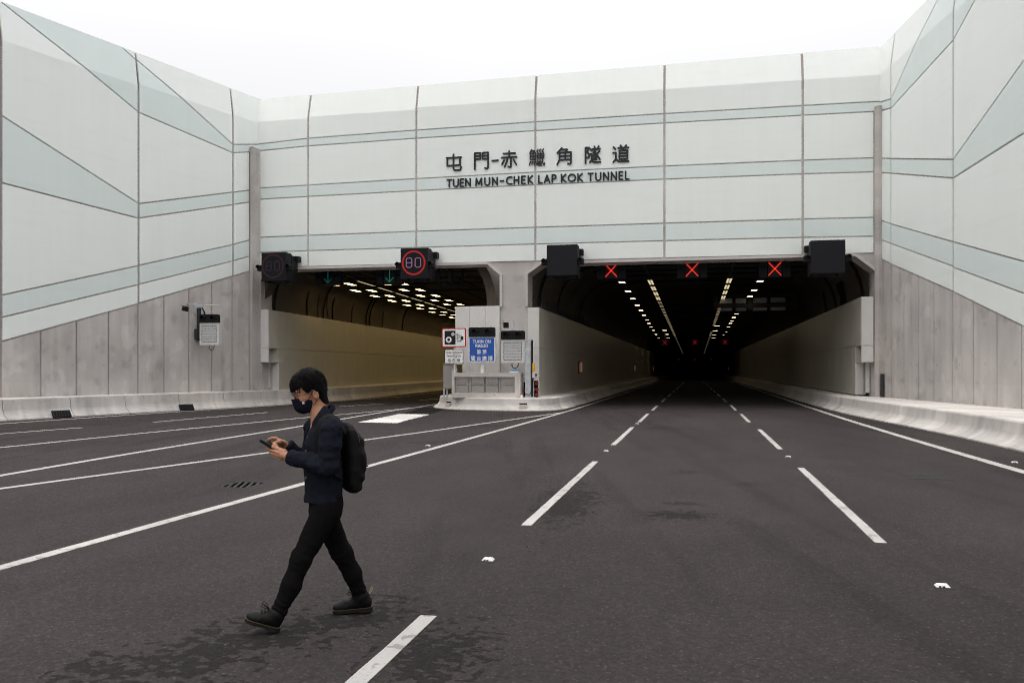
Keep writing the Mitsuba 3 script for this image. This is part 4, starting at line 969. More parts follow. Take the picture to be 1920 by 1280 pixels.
k = thing('sign_box', 'plain grey slatted sign box on the island in front of the concrete pillar', 'sign')
slat_sign(k, frame([-7.86, SY, 1.94], [1, 0, 0], [0, 0, 1], [0, -1, 0]))
k = thing('steel_column', 'galvanised H section column on the island beside the plain grey sign box', 'column')
put('web', MB().poly(unary_union([shapely.box(-6.855, 34.55, -6.62, 34.58), shapely.box(-6.855, 34.80, -6.62, 34.83), shapely.box(-6.75, 34.58, -6.72, 34.8)]), 2.40, z=0.49), 'galvanised', k)
put('base_plate', MB().box(-6.98, -6.45, 34.45, 34.95, 0.497, 0.53, b=0.005), 'galvanised', k)
put('side_channel', MB().box(-6.612, -6.575, 34.55, 34.83, 0.5, 2.88), 'dark_steel', k)
k = thing('security_camera', 'small black box camera on a thin arm above the plain grey sign box', 'camera')
put('arm', MB().tube([(-7.33, 34.6, 3.27), (-7.33, 34.6, 3.68), (-7.38, 34.55, 3.71), (-7.62, 34.45, 3.69), (-7.66, 34.42, 3.62)], 0.017, 7), 'galvanised', k)
put('body', MB().box(-7.73, -7.53, 34.3, 34.52, 3.38, 3.57, b=0.02), 'black_paint', k)
put('visor_plate', MB().box(-7.74, -7.52, 34.24, 34.52, 3.575, 3.60, b=0.005), 'black_paint', k)
put('cable', MB().tube([(-7.73, 34.4, 3.5), (-7.80, 34.4, 3.56), (-7.79, 34.42, 3.66), (-7.68, 34.44, 3.69)], 0.009, 6), 'cable_black', k)
k = thing('equipment_cabinet', 'tall grey steel cabinet on legs at the left end of the island', 'cabinet')
put('body', MB().box(-10.50, -10.05, 34.95, 35.5, 0.86, 1.86, b=0.015), 'stainless', k)
put('roof', MB().box(-10.53, -10.02, 34.92, 35.53, 1.86, 1.89, b=0.008), 'stainless', k)
for x, y in ((-10.46, 34.99), (-10.09, 34.99), (-10.46, 35.44), (-10.09, 35.44)):
    put('leg', MB().box(x - 0.03, x + 0.03, y - 0.03, y + 0.03, 0.495, 0.86), 'galvanised', k)
put('side_box', MB().box(-10.04, -9.97, 35.0, 35.3, 1.45, 1.72, b=0.01), 'grey_paint', k)
k = thing('steel_post', 'short galvanised channel post between the grey cabinet and the concrete enclosure', 'post')
put('channel', MB().box(-10.02, -9.93, 34.62, 34.74, 0.495, 1.68, b=0.006), 'galvanised', k)
put('flange', MB().box(-9.93, -9.90, 34.58, 34.78, 0.495, 1.66, b=0.004), 'galvanised', k)
k = thing('equipment_enclosure', 'low concrete frame on the island holding four stainless steel doors', 'enclosure')
EX0, EX1, EY = -9.92, -7.02, 34.32
g = shapely.box(EX0, 0.49, EX1, 1.53).difference(shapely.box(EX0 + 0.10, 0.70, EX1 - 0.22, 1.36))
put('frame', MB().poly(g, 0.75, upright(0, EY + 0.75)), 'barrier_concrete', k)
put('back', MB().box(EX0 + 0.05, EX1 - 0.1, EY + 0.5, EY + 0.7, 0.6, 1.45), 'print_black', k)
dx0, dx1 = EX0 + 0.10, EX1 - 0.22
wd = (dx1 - dx0)
for i, (f0, f1) in enumerate(((0.0, 0.228), (0.268, 0.492), (0.502, 0.722), (0.762, 1.0))):
    put('door', MB().box(dx0 + wd * f0 + 0.006, dx0 + wd * f1 - 0.006, EY + 0.13, EY + 0.17, 0.71, 1.35, b=0.006), 'stainless', k)
    if f1 in (0.228, 0.722):
        put('mullion', MB().box(dx0 + wd * f1 + 0.012, dx0 + wd * (f1 + 0.04) - 0.012, EY + 0.14, EY + 0.18, 0.71, 1.35), 'stainless', k)
    cx = dx0 + wd * (f0 + f1) / 2
    rows_ = MB(); r2 = random.Random(i)
    for zz, hh, ww in ((1.10, 0.014, 0.46), (1.06, 0.012, 0.25 if i in (1, 2) else 0), (0.995, 0.034, 0.40 if i in (0, 3) else 0.50)):
        x = cx - ww / 2
        while x < cx + ww / 2:
            l = r2.uniform(0.022, 0.034)
            rows_.box(x, x + l, EY + 0.127, EY + 0.131, zz, zz + hh); x += l + 0.014
    put('lettering', rows_, 'print_black', k, kind='stuff')
k = thing('plastic_crate', 'small pale box with a blue lid lying on the concrete enclosure', 'box')
put('tub', MB().box(-7.50, -7.13, 34.5, 34.75, 1.532, 1.60, b=0.012), 'sign_white', k)
put('lid', MB().box(-7.47, -7.15, 34.48, 34.77, 1.602, 1.66, b=0.02), 'blue_plastic', k)
k = thing('yellow_lantern', 'yellow warning lantern on a thin stand beside the steel column', 'lantern')
put('lantern', MB().box(-6.555, -6.455, 34.55, 34.64, 1.58, 1.93, b=0.04), 'yellow_plastic', k)
put('switch_box', MB().box(-6.56, -6.43, 34.55, 34.66, 1.32, 1.56, b=0.01), 'grey_paint', k)
put('knob', MB().tube([(-6.43, 34.58, 1.45), (-6.37, 34.56, 1.45)], 0.045, 10), 'red_paint', k)
put('stand', MB().tube([(-6.51, 34.62, 0.5), (-6.51, 34.62, 1.35)], 0.02, 8), 'galvanised', k)
put('cable', MB().tube([(-6.50, 34.57, 1.32), (-6.55, 34.55, 1.12), (-6.57, 34.53, 0.85), (-6.66, 34.5, 0.62), (-6.85, 34.48, 0.66)], 0.016, 7), 'cable_black', k)
k = thing('hydrant_manifold', 'red hydrant valves and pipes behind the galvanised steel column', 'hydrant')
put('cabinet', MB().box(-7.0, -6.45, 35.0, 35.35, 0.5, 1.2, b=0.01), 'print_black', k)
for x, z in ((-6.44, 1.08), (-6.44, 0.84), (-6.44, 0.62), (-6.93, 0.80)):
    put('valve', MB().tube([(x, 35.02, z), (x, 34.88, z)], 0.075, 14).tube([(x, 34.88, z), (x, 34.85, z)], 0.05, 12), 'red_paint', k)
put('pipe', MB().tube([(-7.05, 34.9, 1.17), (-6.6, 34.9, 1.17)], 0.03, 8), 'post_white', k)
put('pipe', MB().tube([(-6.9, 34.9, 0.84), (-6.5, 34.9, 0.84)], 0.022, 8), 'galvanised', k)
k = thing('bottle', 'small white bottle with an orange cap at the corner of the concrete enclosure', 'bottle')
put('body', MB().tube([(-6.95, 34.28, 0.498), (-6.95, 34.28, 0.60), (-6.95, 34.28, 0.62)], [0.055, 0.055, 0.035], 14), 'sign_white', k)
put('cap', MB().tube([(-6.95, 34.28, 0.62), (-6.95, 34.28, 0.69)], 0.036, 12), 'orange_plastic', k)

# ---------------------------------------------------------------- the sign box on the left wall
k = thing('sign_box', 'grey slatted sign box with black hood on the left wall', 'sign')
o = np.array([-20.47, 32.50])
rx = np.array([0.9659, -0.2588 * -0.3, 0]); rx /= np.linalg.norm(rx)
ob = np.array([rx[1], -rx[0], 0])
slat_sign(k, frame([o[0], o[1], 2.70], rx * 0.86, [0, 0, 0.97], ob))
wn = np.array([0.960, -0.280, 0]); wt_ = np.array([-0.280, -0.960, 0])
Mw = frame(np.array([-19.85, 36.3, 0]) + wt_ * 3.55 + wn * 0.03, -wt_, [0, 0, 1], wn)
put('wall_plate', MB().box(-0.22, 0.22, 4.02, 4.52, 0, 0.03, b=0.006, M=Mw), 'galvanised', k)
put('bracket', MB().box(-0.06, 0.06, 2.9, 4.3, 0.03, 0.16, b=0.01, M=Mw), 'dark_steel', k)
put('cable', MB().tube([(-0.02, 4.25, 0.1), (0.03, 4.28, 0.25), (0.09, 4.1, 0.32), (0.10, 3.7, 0.35)], 0.035, 7, M=Mw), 'cable_black', k)
put('lower_bracket', MB().box(-0.18, 0.10, 2.95, 3.4, 0.0, 0.16, b=0.01, M=Mw), 'dark_steel', k)
k = thing('security_camera', 'small dark camera on a long thin arm above the wall-mounted sign box', 'camera')
cz = 4.33
put('arm', MB().tube([(-19.48, 32.5, 4.0), (-19.48, 32.5, 4.33), (-19.62, 32.48, 4.36), (-20.5, 31.9, 4.36), (-20.62, 31.85, 4.40)], 0.02, 7), 'galvanised', k)
Mc = frame([-20.68, 31.78, 4.17], [0.95, 0.2, -0.22], [0.22, 0, 0.97], [0.2, -0.97, 0])
put('body', MB().box(-0.10, 0.10, -0.09, 0.09, -0.12, 0.14, b=0.03, M=Mc), 'black_paint', k)
put('visor_plate', MB().box(-0.11, 0.11, 0.095, 0.12, -0.12, 0.20, b=0.006, M=Mc), 'dark_steel', k)
put('yoke', MB().tube([(-20.62, 31.85, 4.40), (-20.64, 31.82, 4.27)], 0.016, 6), 'dark_steel', k)

# ---------------------------------------------------------------- the walking man (his own frame: x right, y away, z up)
mat('skin', (0.36, 0.175, 0.105), 0.55, spec=0.3)
mat('lip_skin', (0.30, 0.11, 0.085), 0.5)
mat('hair', (0.0042, 0.0036, 0.0036), 0.6, spec=0.06)


def weave(base, amp=0.35, f=420.0):
    def fn(p, n, uv):
        k = 1 - amp / 2 + amp * mikit.fbm(p.x * 30, p.y * 30, p.z * 30, 3) + 0.25 * (mikit.noise(p.x * f * 0.5, p.y * f * 0.5, p.z * f * 0.5) - 0.5)
        return mi.Color3f(*base) * k
    return mikit.proc(fn)


mat('denim', weave((0.0085, 0.0098, 0.0160)), 0.9, spec=0.1)
mat('denim_seam', (0.022, 0.026, 0.042), 0.85)
mat('black_jeans', weave((0.0060, 0.0054, 0.0056)), 0.95, spec=0.05)
mat('shirt_cloth', (0.045, 0.052, 0.075), 0.85)
mat('boot_leather', (0.0052, 0.0050, 0.0056), 0.5, spec=0.14)
mat('boot_sole', (0.017, 0.0135, 0.011), 0.8, spec=0.1)
mat('welt_stitch', (0.055, 0.040, 0.022), 0.7)
mat('pack_nylon', weave((0.0055, 0.0050, 0.0052), 0.3), 0.62, spec=0.14)
mat('pack_trim', (0.05, 0.05, 0.055), 0.35, spec=0.6)
mat('mask_cloth', (0.0080, 0.0085, 0.0165), 0.9, spec=0.1)
mat('tag_white', (0.55, 0.55, 0.60), 0.6)
mat('spectacle_wire', (0.06, 0.055, 0.055), 0.3, metal=0.7)
scene['lens_glass'] = {'type': 'thindielectric', 'int_ior': 1.5}
mat('loop_tan', (0.42, 0.33, 0.20), 0.6)
mat('button_metal', (0.20, 0.17, 0.15), 0.4, metal=0.7)

PR, PF = np.array([CS, SN, 0]), np.array([-SN, CS, 0])
PM = frame(PR * -1.229 + PF * 5.65, PR, PF, [0, 0, 1])
HD = np.array([-0.915, -0.404, 0.0]); LD = np.array([0.404, -0.915, 0.0]); UP = np.array([0, 0, 1.0])


def smin(a, b, k):
    h = np.clip(0.5 + 0.5 * (b - a) / k, 0, 1)
    return b + (a - b) * h - k * h * (1 - h)


def cap(P, a, b, ra, rb):
    a, b = np.array(a, float), np.array(b, float)
    ab = b - a
    t = np.clip(((P - a) @ ab) / (ab @ ab), 0, 1)
    return np.linalg.norm(P - a - t[:, None] * ab, axis=1) - (ra + (rb - ra) * t)


def chain(P, pts, rs, k=0.01):
    d = None
    for a, b, ra, rb in zip(pts, pts[1:], rs, rs[1:]):
        e = cap(P, a, b, ra, rb)
        d = e if d is None else smin(d, e, k)
    return d


def ell(P, c, r):
    q = P - np.array(c); r = np.array(r)
    k0 = np.linalg.norm(q / r, axis=1); k1 = np.linalg.norm(q / r ** 2, axis=1)
    return k0 * (k0 - 1) / np.maximum(k1, 1e-9)


def loft(P, levels, h=HD, l=LD, pw=2.0):
    """levels: (z, centre x, centre y, half depth, half width), from the bottom up; a rounded section that follows h (forward) and l (left)."""
    L = np.array(sorted(levels)); z = P[:, 2]
    cx, cy, d, w = (np.interp(z, L[:, 0], L[:, i]) for i in (1, 2, 3, 4))
    q = P - np.c_[cx, cy, z]
    f, s = np.abs(q @ h) / d, np.abs(q @ l) / w
    return ((f ** pw + s ** pw) ** (1 / pw) - 1) * np.minimum(d, w)


def folds(P, fx, fy, fz, amp, seed):
    return amp * 2 * (meshkit.fbm(P * np.array([fx, fy, fz]), 3, seed) - 0.5)


def surface(fn, lo, hi, step):
    """Surface nets over the signed distance fn; blocks far from the surface are not evaluated."""
    lo, hi = np.array(lo, float), np.array(hi, float)
    B = 8
    nb = np.ceil((hi - lo) / (step * B)).astype(int)
    N = nb * B
    gx = [lo[i] + step * (np.arange(nb[i]) * B + (B - 1) / 2) for i in range(3)]
    C = np.stack(np.meshgrid(*gx, indexing='ij'), -1).reshape(-1, 3)
    dc = fn(C)
    R = step * B * 0.9 + 0.012
    F = np.repeat(np.repeat(np.repeat(np.sign(dc).reshape(nb), B, 0), B, 1), B, 2).astype(np.float32) * R
    near = np.argwhere((np.abs(dc) < R * 1.25).reshape(nb))
    off = np.stack(np.meshgrid(*[np.arange(B)] * 3, indexing='ij'), -1).reshape(-1, 3)
    for s in range(0, len(near), 600):
        idx = (near[s:s + 600, None] * B + off[None]).reshape(-1, 3)
        F[idx[:, 0], idx[:, 1], idx[:, 2]] = fn(lo + step * idx)
    F[0], F[-1], F[:, 0], F[:, -1], F[:, :, 0], F[:, :, -1] = R, R, R, R, R, R
    inside = F < 0
    cs = sum(inside[a:N[0] - 1 + a, b:N[1] - 1 + b, c:N[2] - 1 + c].astype(np.int8) for a in (0, 1) for b in (0, 1) for c in (0, 1))
    cells = np.argwhere((cs > 0) & (cs < 8))
    num = -np.ones(np.array(F.shape) - 1, np.int64); num[tuple(cells.T)] = np.arange(len(cells))
    acc, cnt = np.zeros((len(cells), 3)), np.zeros(len(cells))
    corners = [(a, b, c) for a in (0, 1) for b in (0, 1) for c in (0, 1)]
    for p in corners:
        for ax in range(3):
            if p[ax]:
                continue
            q = list(p); q[ax] = 1
            i, j = cells + p, cells + q
            a, b = F[tuple(i.T)], F[tuple(j.T)]
            m = (a < 0) != (b < 0)
            t = np.where(m, a / np.where(m, a - b, 1), 0)
            pt = np.array(p, float) + t[:, None] * (np.array(q) - np.array(p))
            acc[m] += pt[m]; cnt[m] += 1
    V = lo + step * (cells + acc / cnt[:, None])
    quads = []
    for ax in range(3):
        s0 = [slice(1, -1)] * 3; s1 = [slice(1, -1)] * 3
        s0[ax] = slice(0, -1); s1[ax] = slice(1, None)
        a, b = inside[tuple(s0)], inside[tuple(s1)]
        e = np.argwhere(a != b)
        g = e.copy(); u, v = (ax + 1) % 3, (ax + 2) % 3
        g[:, u] += 1; g[:, v] += 1
        du, dv = np.zeros(3, int), np.zeros(3, int); du[u] = 1; dv[v] = 1
        k = [num[tuple((g - x).T)] for x in (du * 0, du, du + dv, dv)]
        q = np.stack(k, 1)
        flip = ~a[tuple(e.T)]
        q[flip] = q[flip][:, ::-1]
        quads.append(q[(q >= 0).all(1)])
    Q = np.vstack(quads)
    m = trimesh.Trimesh(V, np.vstack([Q[:, [0, 1, 2]], Q[:, [0, 2, 3]]]), process=False)
    if m.volume < 0:
        m.invert()
    return m


def soften(m, rounds):
    """Taubin smoothing over the mesh's edges."""
    from scipy.sparse import coo_matrix, diags
    f, n = np.asarray(m.faces), len(m.vertices)
    e = np.vstack([f[:, [0, 1]], f[:, [1, 2]], f[:, [2, 0]]])
    A = coo_matrix((np.ones(2 * len(e)), (np.r_[e[:, 0], e[:, 1]], np.r_[e[:, 1], e[:, 0]])), (n, n)).tocsr()
    A.data[:] = 1
    deg = np.maximum(np.asarray(A.sum(1)).ravel(), 1e-9)
    v = np.array(m.vertices)
    has = (deg > 0.5)[:, None]
    for i in range(rounds):
        v = v + (0.5 if i % 2 == 0 else -0.5) * np.where(has, (A @ v) / deg[:, None] - v, 0)
    m.vertices = v


def worn(name, fn, lo, hi, step, bsdf, parent, label=None, smooth_it=1):
    m = surface(fn, lo, hi, step) if not isinstance(fn, (trimesh.Trimesh, MB)) else (fn.mesh() if isinstance(fn, MB) else fn)
    if smooth_it and not isinstance(fn, (trimesh.Trimesh, MB)):
        soften(m, smooth_it * 2)
    m.apply_transform(PM)
    return put(name, m, bsdf, parent, smooth=True if not isinstance(fn, MB) else 35, label=label)


# joints
PEL = (-0.007, 0.000, 0.783)
HIPL, HIPR = (0.020, -0.090, 0.756), (-0.045, 0.090, 0.726)
KNL, ANL = (-0.128, -0.140, 0.461), (-0.263, -0.200, 0.134)
KNR, ANR = (0.069, 0.150, 0.433), (0.176, 0.240, 0.134)
SHL, ELL_, WRL = (0.071, -0.185, 1.291), (0.060, -0.215, 1.055), (-0.215, -0.135, 1.115)
SHR, ELR, WRR = (-0.109, 0.165, 1.273), (-0.132, 0.170, 1.025), (-0.296, 0.090, 1.163)
CHEST, NECK = (-0.021, 0.000, 1.246), (-0.039, 0.000, 1.362)
HC = np.array((-0.120, 0.000, 1.556))
tilt = math.radians(15)
HH = np.array([-0.935, -0.355, 0.0])
HL = np.array([0.355, -0.935, 0.0])
HFW, HUP = HH * math.cos(tilt) - UP * math.sin(tilt), UP * math.cos(tilt) + HH * math.sin(tilt)


def hd(P):
    """Head coordinates: forward, left, up."""
    q = P - HC
    return np.c_[q @ HFW, q @ HL, q @ HUP]


def hw_(f, l, u):
    return HC + f * HFW + l * HL + u * HUP


def head_sdf(P):
    q = hd(P)
    d = ell(q, (-0.004, 0, 0.012), (0.100, 0.077, 0.106))
    d = smin(d, ell(q, (0.030, 0, -0.060), (0.060, 0.056, 0.088)), 0.035)
    d = smin(d, ell(q, (0.052, 0, -0.118), (0.030, 0.030, 0.026)), 0.03)
    d = smin(d, cap(q, (0.086, 0, -0.012), (0.107, 0, -0.052), 0.008, 0.012), 0.012)          # nose
    for s in (-1, 1):
        d = smin(d, ell(q, (0.098, 0.012 * s, -0.056), (0.010, 0.009, 0.008)), 0.008)
        d = smin(d, ell(q, (0.076, 0.032 * s, 0.000), (0.020, 0.026, 0.009)), 0.012)         # brow
        d = -smin(-d, ell(q, (0.098, 0.034 * s, -0.022), (0.014, 0.018, 0.011)), 0.01)        # eye socket
        d = smin(d, ell(q, (0.074, 0.033 * s, -0.022), (0.014, 0.016, 0.010)), 0.004)         # lid
        d = smin(d, ell(q, (0.050, 0.044 * s, -0.060), (0.030, 0.022, 0.026)), 0.02)          # cheek
        e = ell(q, (-0.026, 0.077 * s, -0.052), (0.020, 0.009, 0.033))
        e = np.maximum(e, -ell(q, (-0.022, 0.087 * s, -0.048), (0.011, 0.008, 0.020)))
        d = smin(d, e, 0.005)
    d = smin(d, ell(q, (0.088, 0, -0.088), (0.012, 0.022, 0.008)), 0.008)                     # lips, under the mask
    return d


# phone, held in front of him
PH0, PH1 = np.array((-0.420, 0.000, 1.217)), np.array((-0.278, -0.030, 1.139))
PX = (PH1 - PH0) / np.linalg.norm(PH1 - PH0)
PY = np.array([0.12, 1.0, 0.0]); PY -= PX * (PX @ PY); PY /= np.linalg.norm(PY)
PZ = np.cross(PX, PY); PZ *= np.sign(PZ[2])
PC = (PH0 + PH1) / 2


def pw(x, y, z):
    return PC + PX * x + PY * y + PZ * z


def left_hand(P):
    w = np.array(WRL)
    kn = [np.array(q) for q in ((-0.291, -0.085, 1.158), (-0.290, -0.100, 1.137), (-0.285, -0.100, 1.116), (-0.274, -0.095, 1.097))]
    d = cap(P, w, w * 0.5 + (kn[1] + kn[2]) * 0.25, 0.024, 0.022)
    for q, r in zip(kn, (0.0120, 0.0122, 0.0118, 0.0108)):
        d = smin(d, cap(P, w * 0.7 + q * 0.3, q, 0.016, r), 0.010)
    f = [[(-0.343, -0.050, 1.171), (-0.379, -0.010, 1.172), (-0.402, 0.022, 1.173)], [(-0.346, -0.052, 1.148), (-0.380, -0.010, 1.151), (-0.399, 0.024, 1.157)],
         [(-0.338, -0.055, 1.127), (-0.368, -0.015, 1.132), (-0.383, 0.018, 1.143)], [(-0.324, -0.055, 1.108), (-0.350, -0.022, 1.117), (-0.362, 0.006, 1.132)]]
    for q, c in zip(kn, f):
        d = smin(d, chain(P, [q, *c], (0.0105, 0.0092, 0.0082, 0.0070), 0.003), 0.0035)
    th = [w * 0.55 + kn[0] * 0.45 + PZ * 0.012, pw(0.058, -0.044, 0.008), pw(0.034, -0.036, 0.018), pw(0.012, -0.022, 0.0155)]
    return smin(d, chain(P, th, (0.016, 0.0128, 0.0108, 0.0086), 0.006), 0.008)


def right_hand(P):
    w = np.array(WRR)
    kn = [pw(0.014, 0.030, 0.040), pw(0.006, 0.052, 0.034), pw(0.010, 0.066, 0.022), pw(0.018, 0.076, 0.008)]
    d = cap(P, w, (w + kn[1]) / 2, 0.025, 0.024)
    for q, r in zip(kn, (0.0125, 0.0125, 0.012, 0.011)):
        d = smin(d, cap(P, w * 0.72 + q * 0.28, q, 0.018, r), 0.016)
    f = [[kn[0], pw(-0.016, 0.026, 0.044), pw(-0.036, 0.016, 0.034), pw(-0.050, 0.008, 0.016)],
         [kn[1], pw(-0.026, 0.050, 0.034), pw(-0.048, 0.046, 0.020), pw(-0.058, 0.040, 0.004)],
         [kn[2], pw(-0.022, 0.066, 0.016), pw(-0.040, 0.062, 0.000), pw(-0.044, 0.050, -0.012)],
         [kn[3], pw(-0.006, 0.078, -0.002), pw(-0.020, 0.072, -0.014), pw(-0.022, 0.058, -0.022)]]
    for c in f:
        d = smin(d, chain(P, c, (0.0108, 0.0100, 0.0088, 0.0076), 0.004), 0.006)
    th = [w * 0.6 + kn[0] * 0.4 + PZ * 0.006, pw(0.030, 0.008, 0.046), pw(0.014, -0.004, 0.030), pw(0.000, -0.008, 0.016)]
    return smin(d, chain(P, th, (0.017, 0.0130, 0.0110, 0.0088), 0.006), 0.009)


def body_sdf(P):
    d = smin(head_sdf(P), cap(P, hw_(-0.028, 0, -0.075), np.array(NECK) + [0.012, 0, -0.03], 0.054, 0.058), 0.03)
    d = smin(d, cap(P, NECK, CHEST, 0.060, 0.085), 0.03)
    d = smin(d, cap(P, CHEST, PEL, 0.085, 0.085), 0.03)
    for s, e, w, hand in ((SHL, ELL_, WRL, left_hand), (SHR, ELR, WRR, right_hand)):
        d = smin(d, cap(P, CHEST, s, 0.07, 0.045), 0.03)
        d = smin(d, chain(P, [s, e, w], (0.045, 0.036, 0.026), 0.02), 0.02)
        d = smin(d, hand(P), 0.012)
    return d


man = 'person'
bm = surface(body_sdf, (-0.45, -0.36, 0.75), (0.17, 0.36, 1.72), 0.0032)
soften(bm, 4)
bm.apply_transform(PM)
put(man, bm, 'skin', smooth=True, label='young man in dark denim jacket and mask walking across the road looking at his phone', category='person')

TORSO = [((-0.018, 0.000, 0.787)[2], (-0.018, 0.000, 0.787)[0], 0.0, 0.112, 0.180), ((-0.021, 0.000, 0.928)[2], (-0.021, 0.000, 0.928)[0], 0.0, 0.116, 0.182), ((-0.028, 0.000, 1.069)[2], (-0.028, 0.000, 1.069)[0], 0.0, 0.120, 0.190),
         ((-0.032, 0.000, 1.186)[2], (-0.032, 0.000, 1.186)[0], 0.0, 0.118, 0.198), ((-0.028, 0.000, 1.270)[2], (-0.028, 0.000, 1.270)[0], 0.0, 0.100, 0.198), ((-0.021, 0.000, 1.320)[2], (-0.021, 0.000, 1.320)[0], 0.0, 0.078, 0.150),
         ((-0.025, 0.000, 1.355)[2], (-0.025, 0.000, 1.355)[0], 0.0, 0.064, 0.092), ((-0.028, 0.000, 1.383)[2], (-0.028, 0.000, 1.383)[0], 0.0, 0.058, 0.064)]
HEM, NECKZ = (-0.018, 0.000, 0.804)[2], (-0.021, 0.000, 1.359)[2]
BACK = -HD


def jacket_sdf(P):
    q = P - np.array(CHEST)
    f, l = q @ HD, q @ LD
    d = loft(P, TORSO)
    d += (folds(P, 9, 9, 5, 0.013, 3) + folds(P, 22, 22, 16, 0.006, 13)) * np.clip((NECKZ + 0.05 - P[:, 2]) / 0.2, 0, 1)
    d -= 0.004 * np.exp(-((P[:, 2] - HEM - 0.02) / 0.018) ** 2)                            # waistband
    for s, e, w in ((SHL, ELL_, WRL), (SHR, ELR, WRR)):
        s, e, w = map(np.array, (s, e, w))
        a = chain(P, [s, e, w], (0.076, 0.060, 0.046), 0.03)
        t1 = np.clip(((P - e) @ (w - e)) / ((w - e) @ (w - e)), 0, 1.1)
        along_ = np.linalg.norm(P - e, axis=1)
        crease = 0.008 * np.sin(along_ * 95 + 3 * meshkit.noise(P * 14, 5)) * np.exp(-(along_ / 0.12) ** 2)
        a += crease + folds(P, 16, 16, 16, 0.015, 8) - 0.004 * (t1 > 0.86)
        a = np.maximum(a, ((P - w) @ (w - e)) / np.linalg.norm(w - e) + 0.004)             # cuff
        d = smin(d, a, 0.02)
    d = np.maximum(d, HEM - P[:, 2] + 0.006 * np.sin(l * 20))
    gape = np.clip((P[:, 2] - (CHEST[2] - 0.17)) / 0.21, 0, 1)
    opening = np.abs(l + 0.012) - 0.046 * gape
    d = np.maximum(d, -np.maximum(opening, 0.02 - f))                                      # open front
    neck = cap(P, hw_(-0.03, 0, -0.09), np.array(NECK) + [0.012, 0, -0.05], 0.062, 0.064)
    d = np.maximum(d, P[:, 2] - (NECKZ + 0.015) + 0.5 * np.clip(f, 0, 0.1))
    return np.maximum(d, -neck)


jk = worn('jacket', jacket_sdf, (-0.36, -0.36, 0.78), (0.22, 0.34, 1.47), 0.0048, 'denim', man)


def shirt_sdf(P):
    q = P - np.array(CHEST)
    f, l = q @ HD, q @ LD
    d = loft(P, TORSO) + 0.017
    d = np.maximum(d, np.abs(l) - 0.10)
    d = np.maximum(d, 0.01 - f)
    d = np.maximum(d, (CHEST[2] - 0.20) - P[:, 2])
    return np.maximum(d, P[:, 2] - (NECKZ + 0.012))


worn('shirt', shirt_sdf, (-0.2, -0.2, 1.05), (0.1, 0.15, 1.45), 0.0048, 'shirt_cloth', man)


def collar_sdf(P):
    c0 = np.array((-0.032, 0.000, 1.359))
    q = P - c0
    f, l, u = q @ HD, q @ LD, q[:, 2]
    ax = u + 1.0 * f - 0.022                                    # the collar rises towards the nape
    rad = 0.064 + 0.30 * np.clip(-ax, 0, 0.08)
    ring = np.sqrt((f * 0.93) ** 2 + l ** 2) - rad
    d = np.abs(ring) - 0.0065
    d = np.maximum(d, ax)
    d = np.maximum(d, -0.052 - ax)
    return np.maximum(d, -np.maximum(np.abs(l) - 0.030, 0.02 - f))


worn('collar', collar_sdf, (-0.16, -0.16, 1.28), (0.16, 0.16, 1.50), 0.0042, 'denim', man)
leaf_t = [(0.001, -0.055, 1.456), (-0.021, -0.080, 1.422), (-0.052, -0.082, 1.377), (-0.084, -0.062, 1.331)]
leaf_b = [(0.059, -0.095, 1.392), (0.029, -0.118, 1.352), (-0.012, -0.118, 1.307), (-0.072, -0.085, 1.280)]
ga, gb = np.array(leaf_t), np.array(leaf_b)
out_ = np.array([-0.25, -0.9, 0.35]) * 0.010
mid_ = (ga + gb) / 2 + out_ * 0.8
vv = np.vstack([ga, mid_, gb, ga - out_ * 0.8, mid_ - out_ * 0.8, gb - out_ * 0.8])
qq = [(i + r * 4, i + 1 + r * 4, i + 5 + r * 4, i + 4 + r * 4) for r in (0, 1) for i in range(3)] + [(i + 12 + r * 4, i + 16 + r * 4, i + 17 + r * 4, i + 13 + r * 4) for r in (0, 1) for i in range(3)]
qq += [(i, i + 12, i + 13, i + 1) for i in range(3)] + [(i + 8, i + 9, i + 21, i + 20) for i in range(3)] + [(0, 4, 16, 12), (4, 8, 20, 16), (3, 15, 19, 7), (7, 19, 23, 11)]
lm_ = trimesh.Trimesh(vv, [t for q in qq for t in ((q[0], q[1], q[2]), (q[0], q[2], q[3]))], process=False).subdivide_loop(2)
lm_.apply_transform(PM)
put('collar_leaf', lm_, 'denim', man, smooth=50)
for i, dz in enumerate((0.0, -0.085, -0.17, -0.26)):
    c = np.array(CHEST) + HD * (0.104 + 0.012 * (i > 0)) + LD * 0.060 + UP * (dz - 0.01)
    worn('button', MB().tube([c, c + (HD * 0.9 + LD * 0.43) * 0.012], 0.0085, 12), None, None, 0, 'button_metal', man)
c = np.array(CHEST) + HD * 0.100 + LD * 0.085 + UP * -0.055
n_ = HD * 0.86 + LD * 0.51; t_ = np.array([-n_[1], n_[0], 0])
worn('pocket_flap', MB().box(-0.055, 0.055, -0.03, 0.01, -0.004, 0.012, b=0.004, M=frame(c, t_, UP, n_)), None, None, 0, 'denim', man)


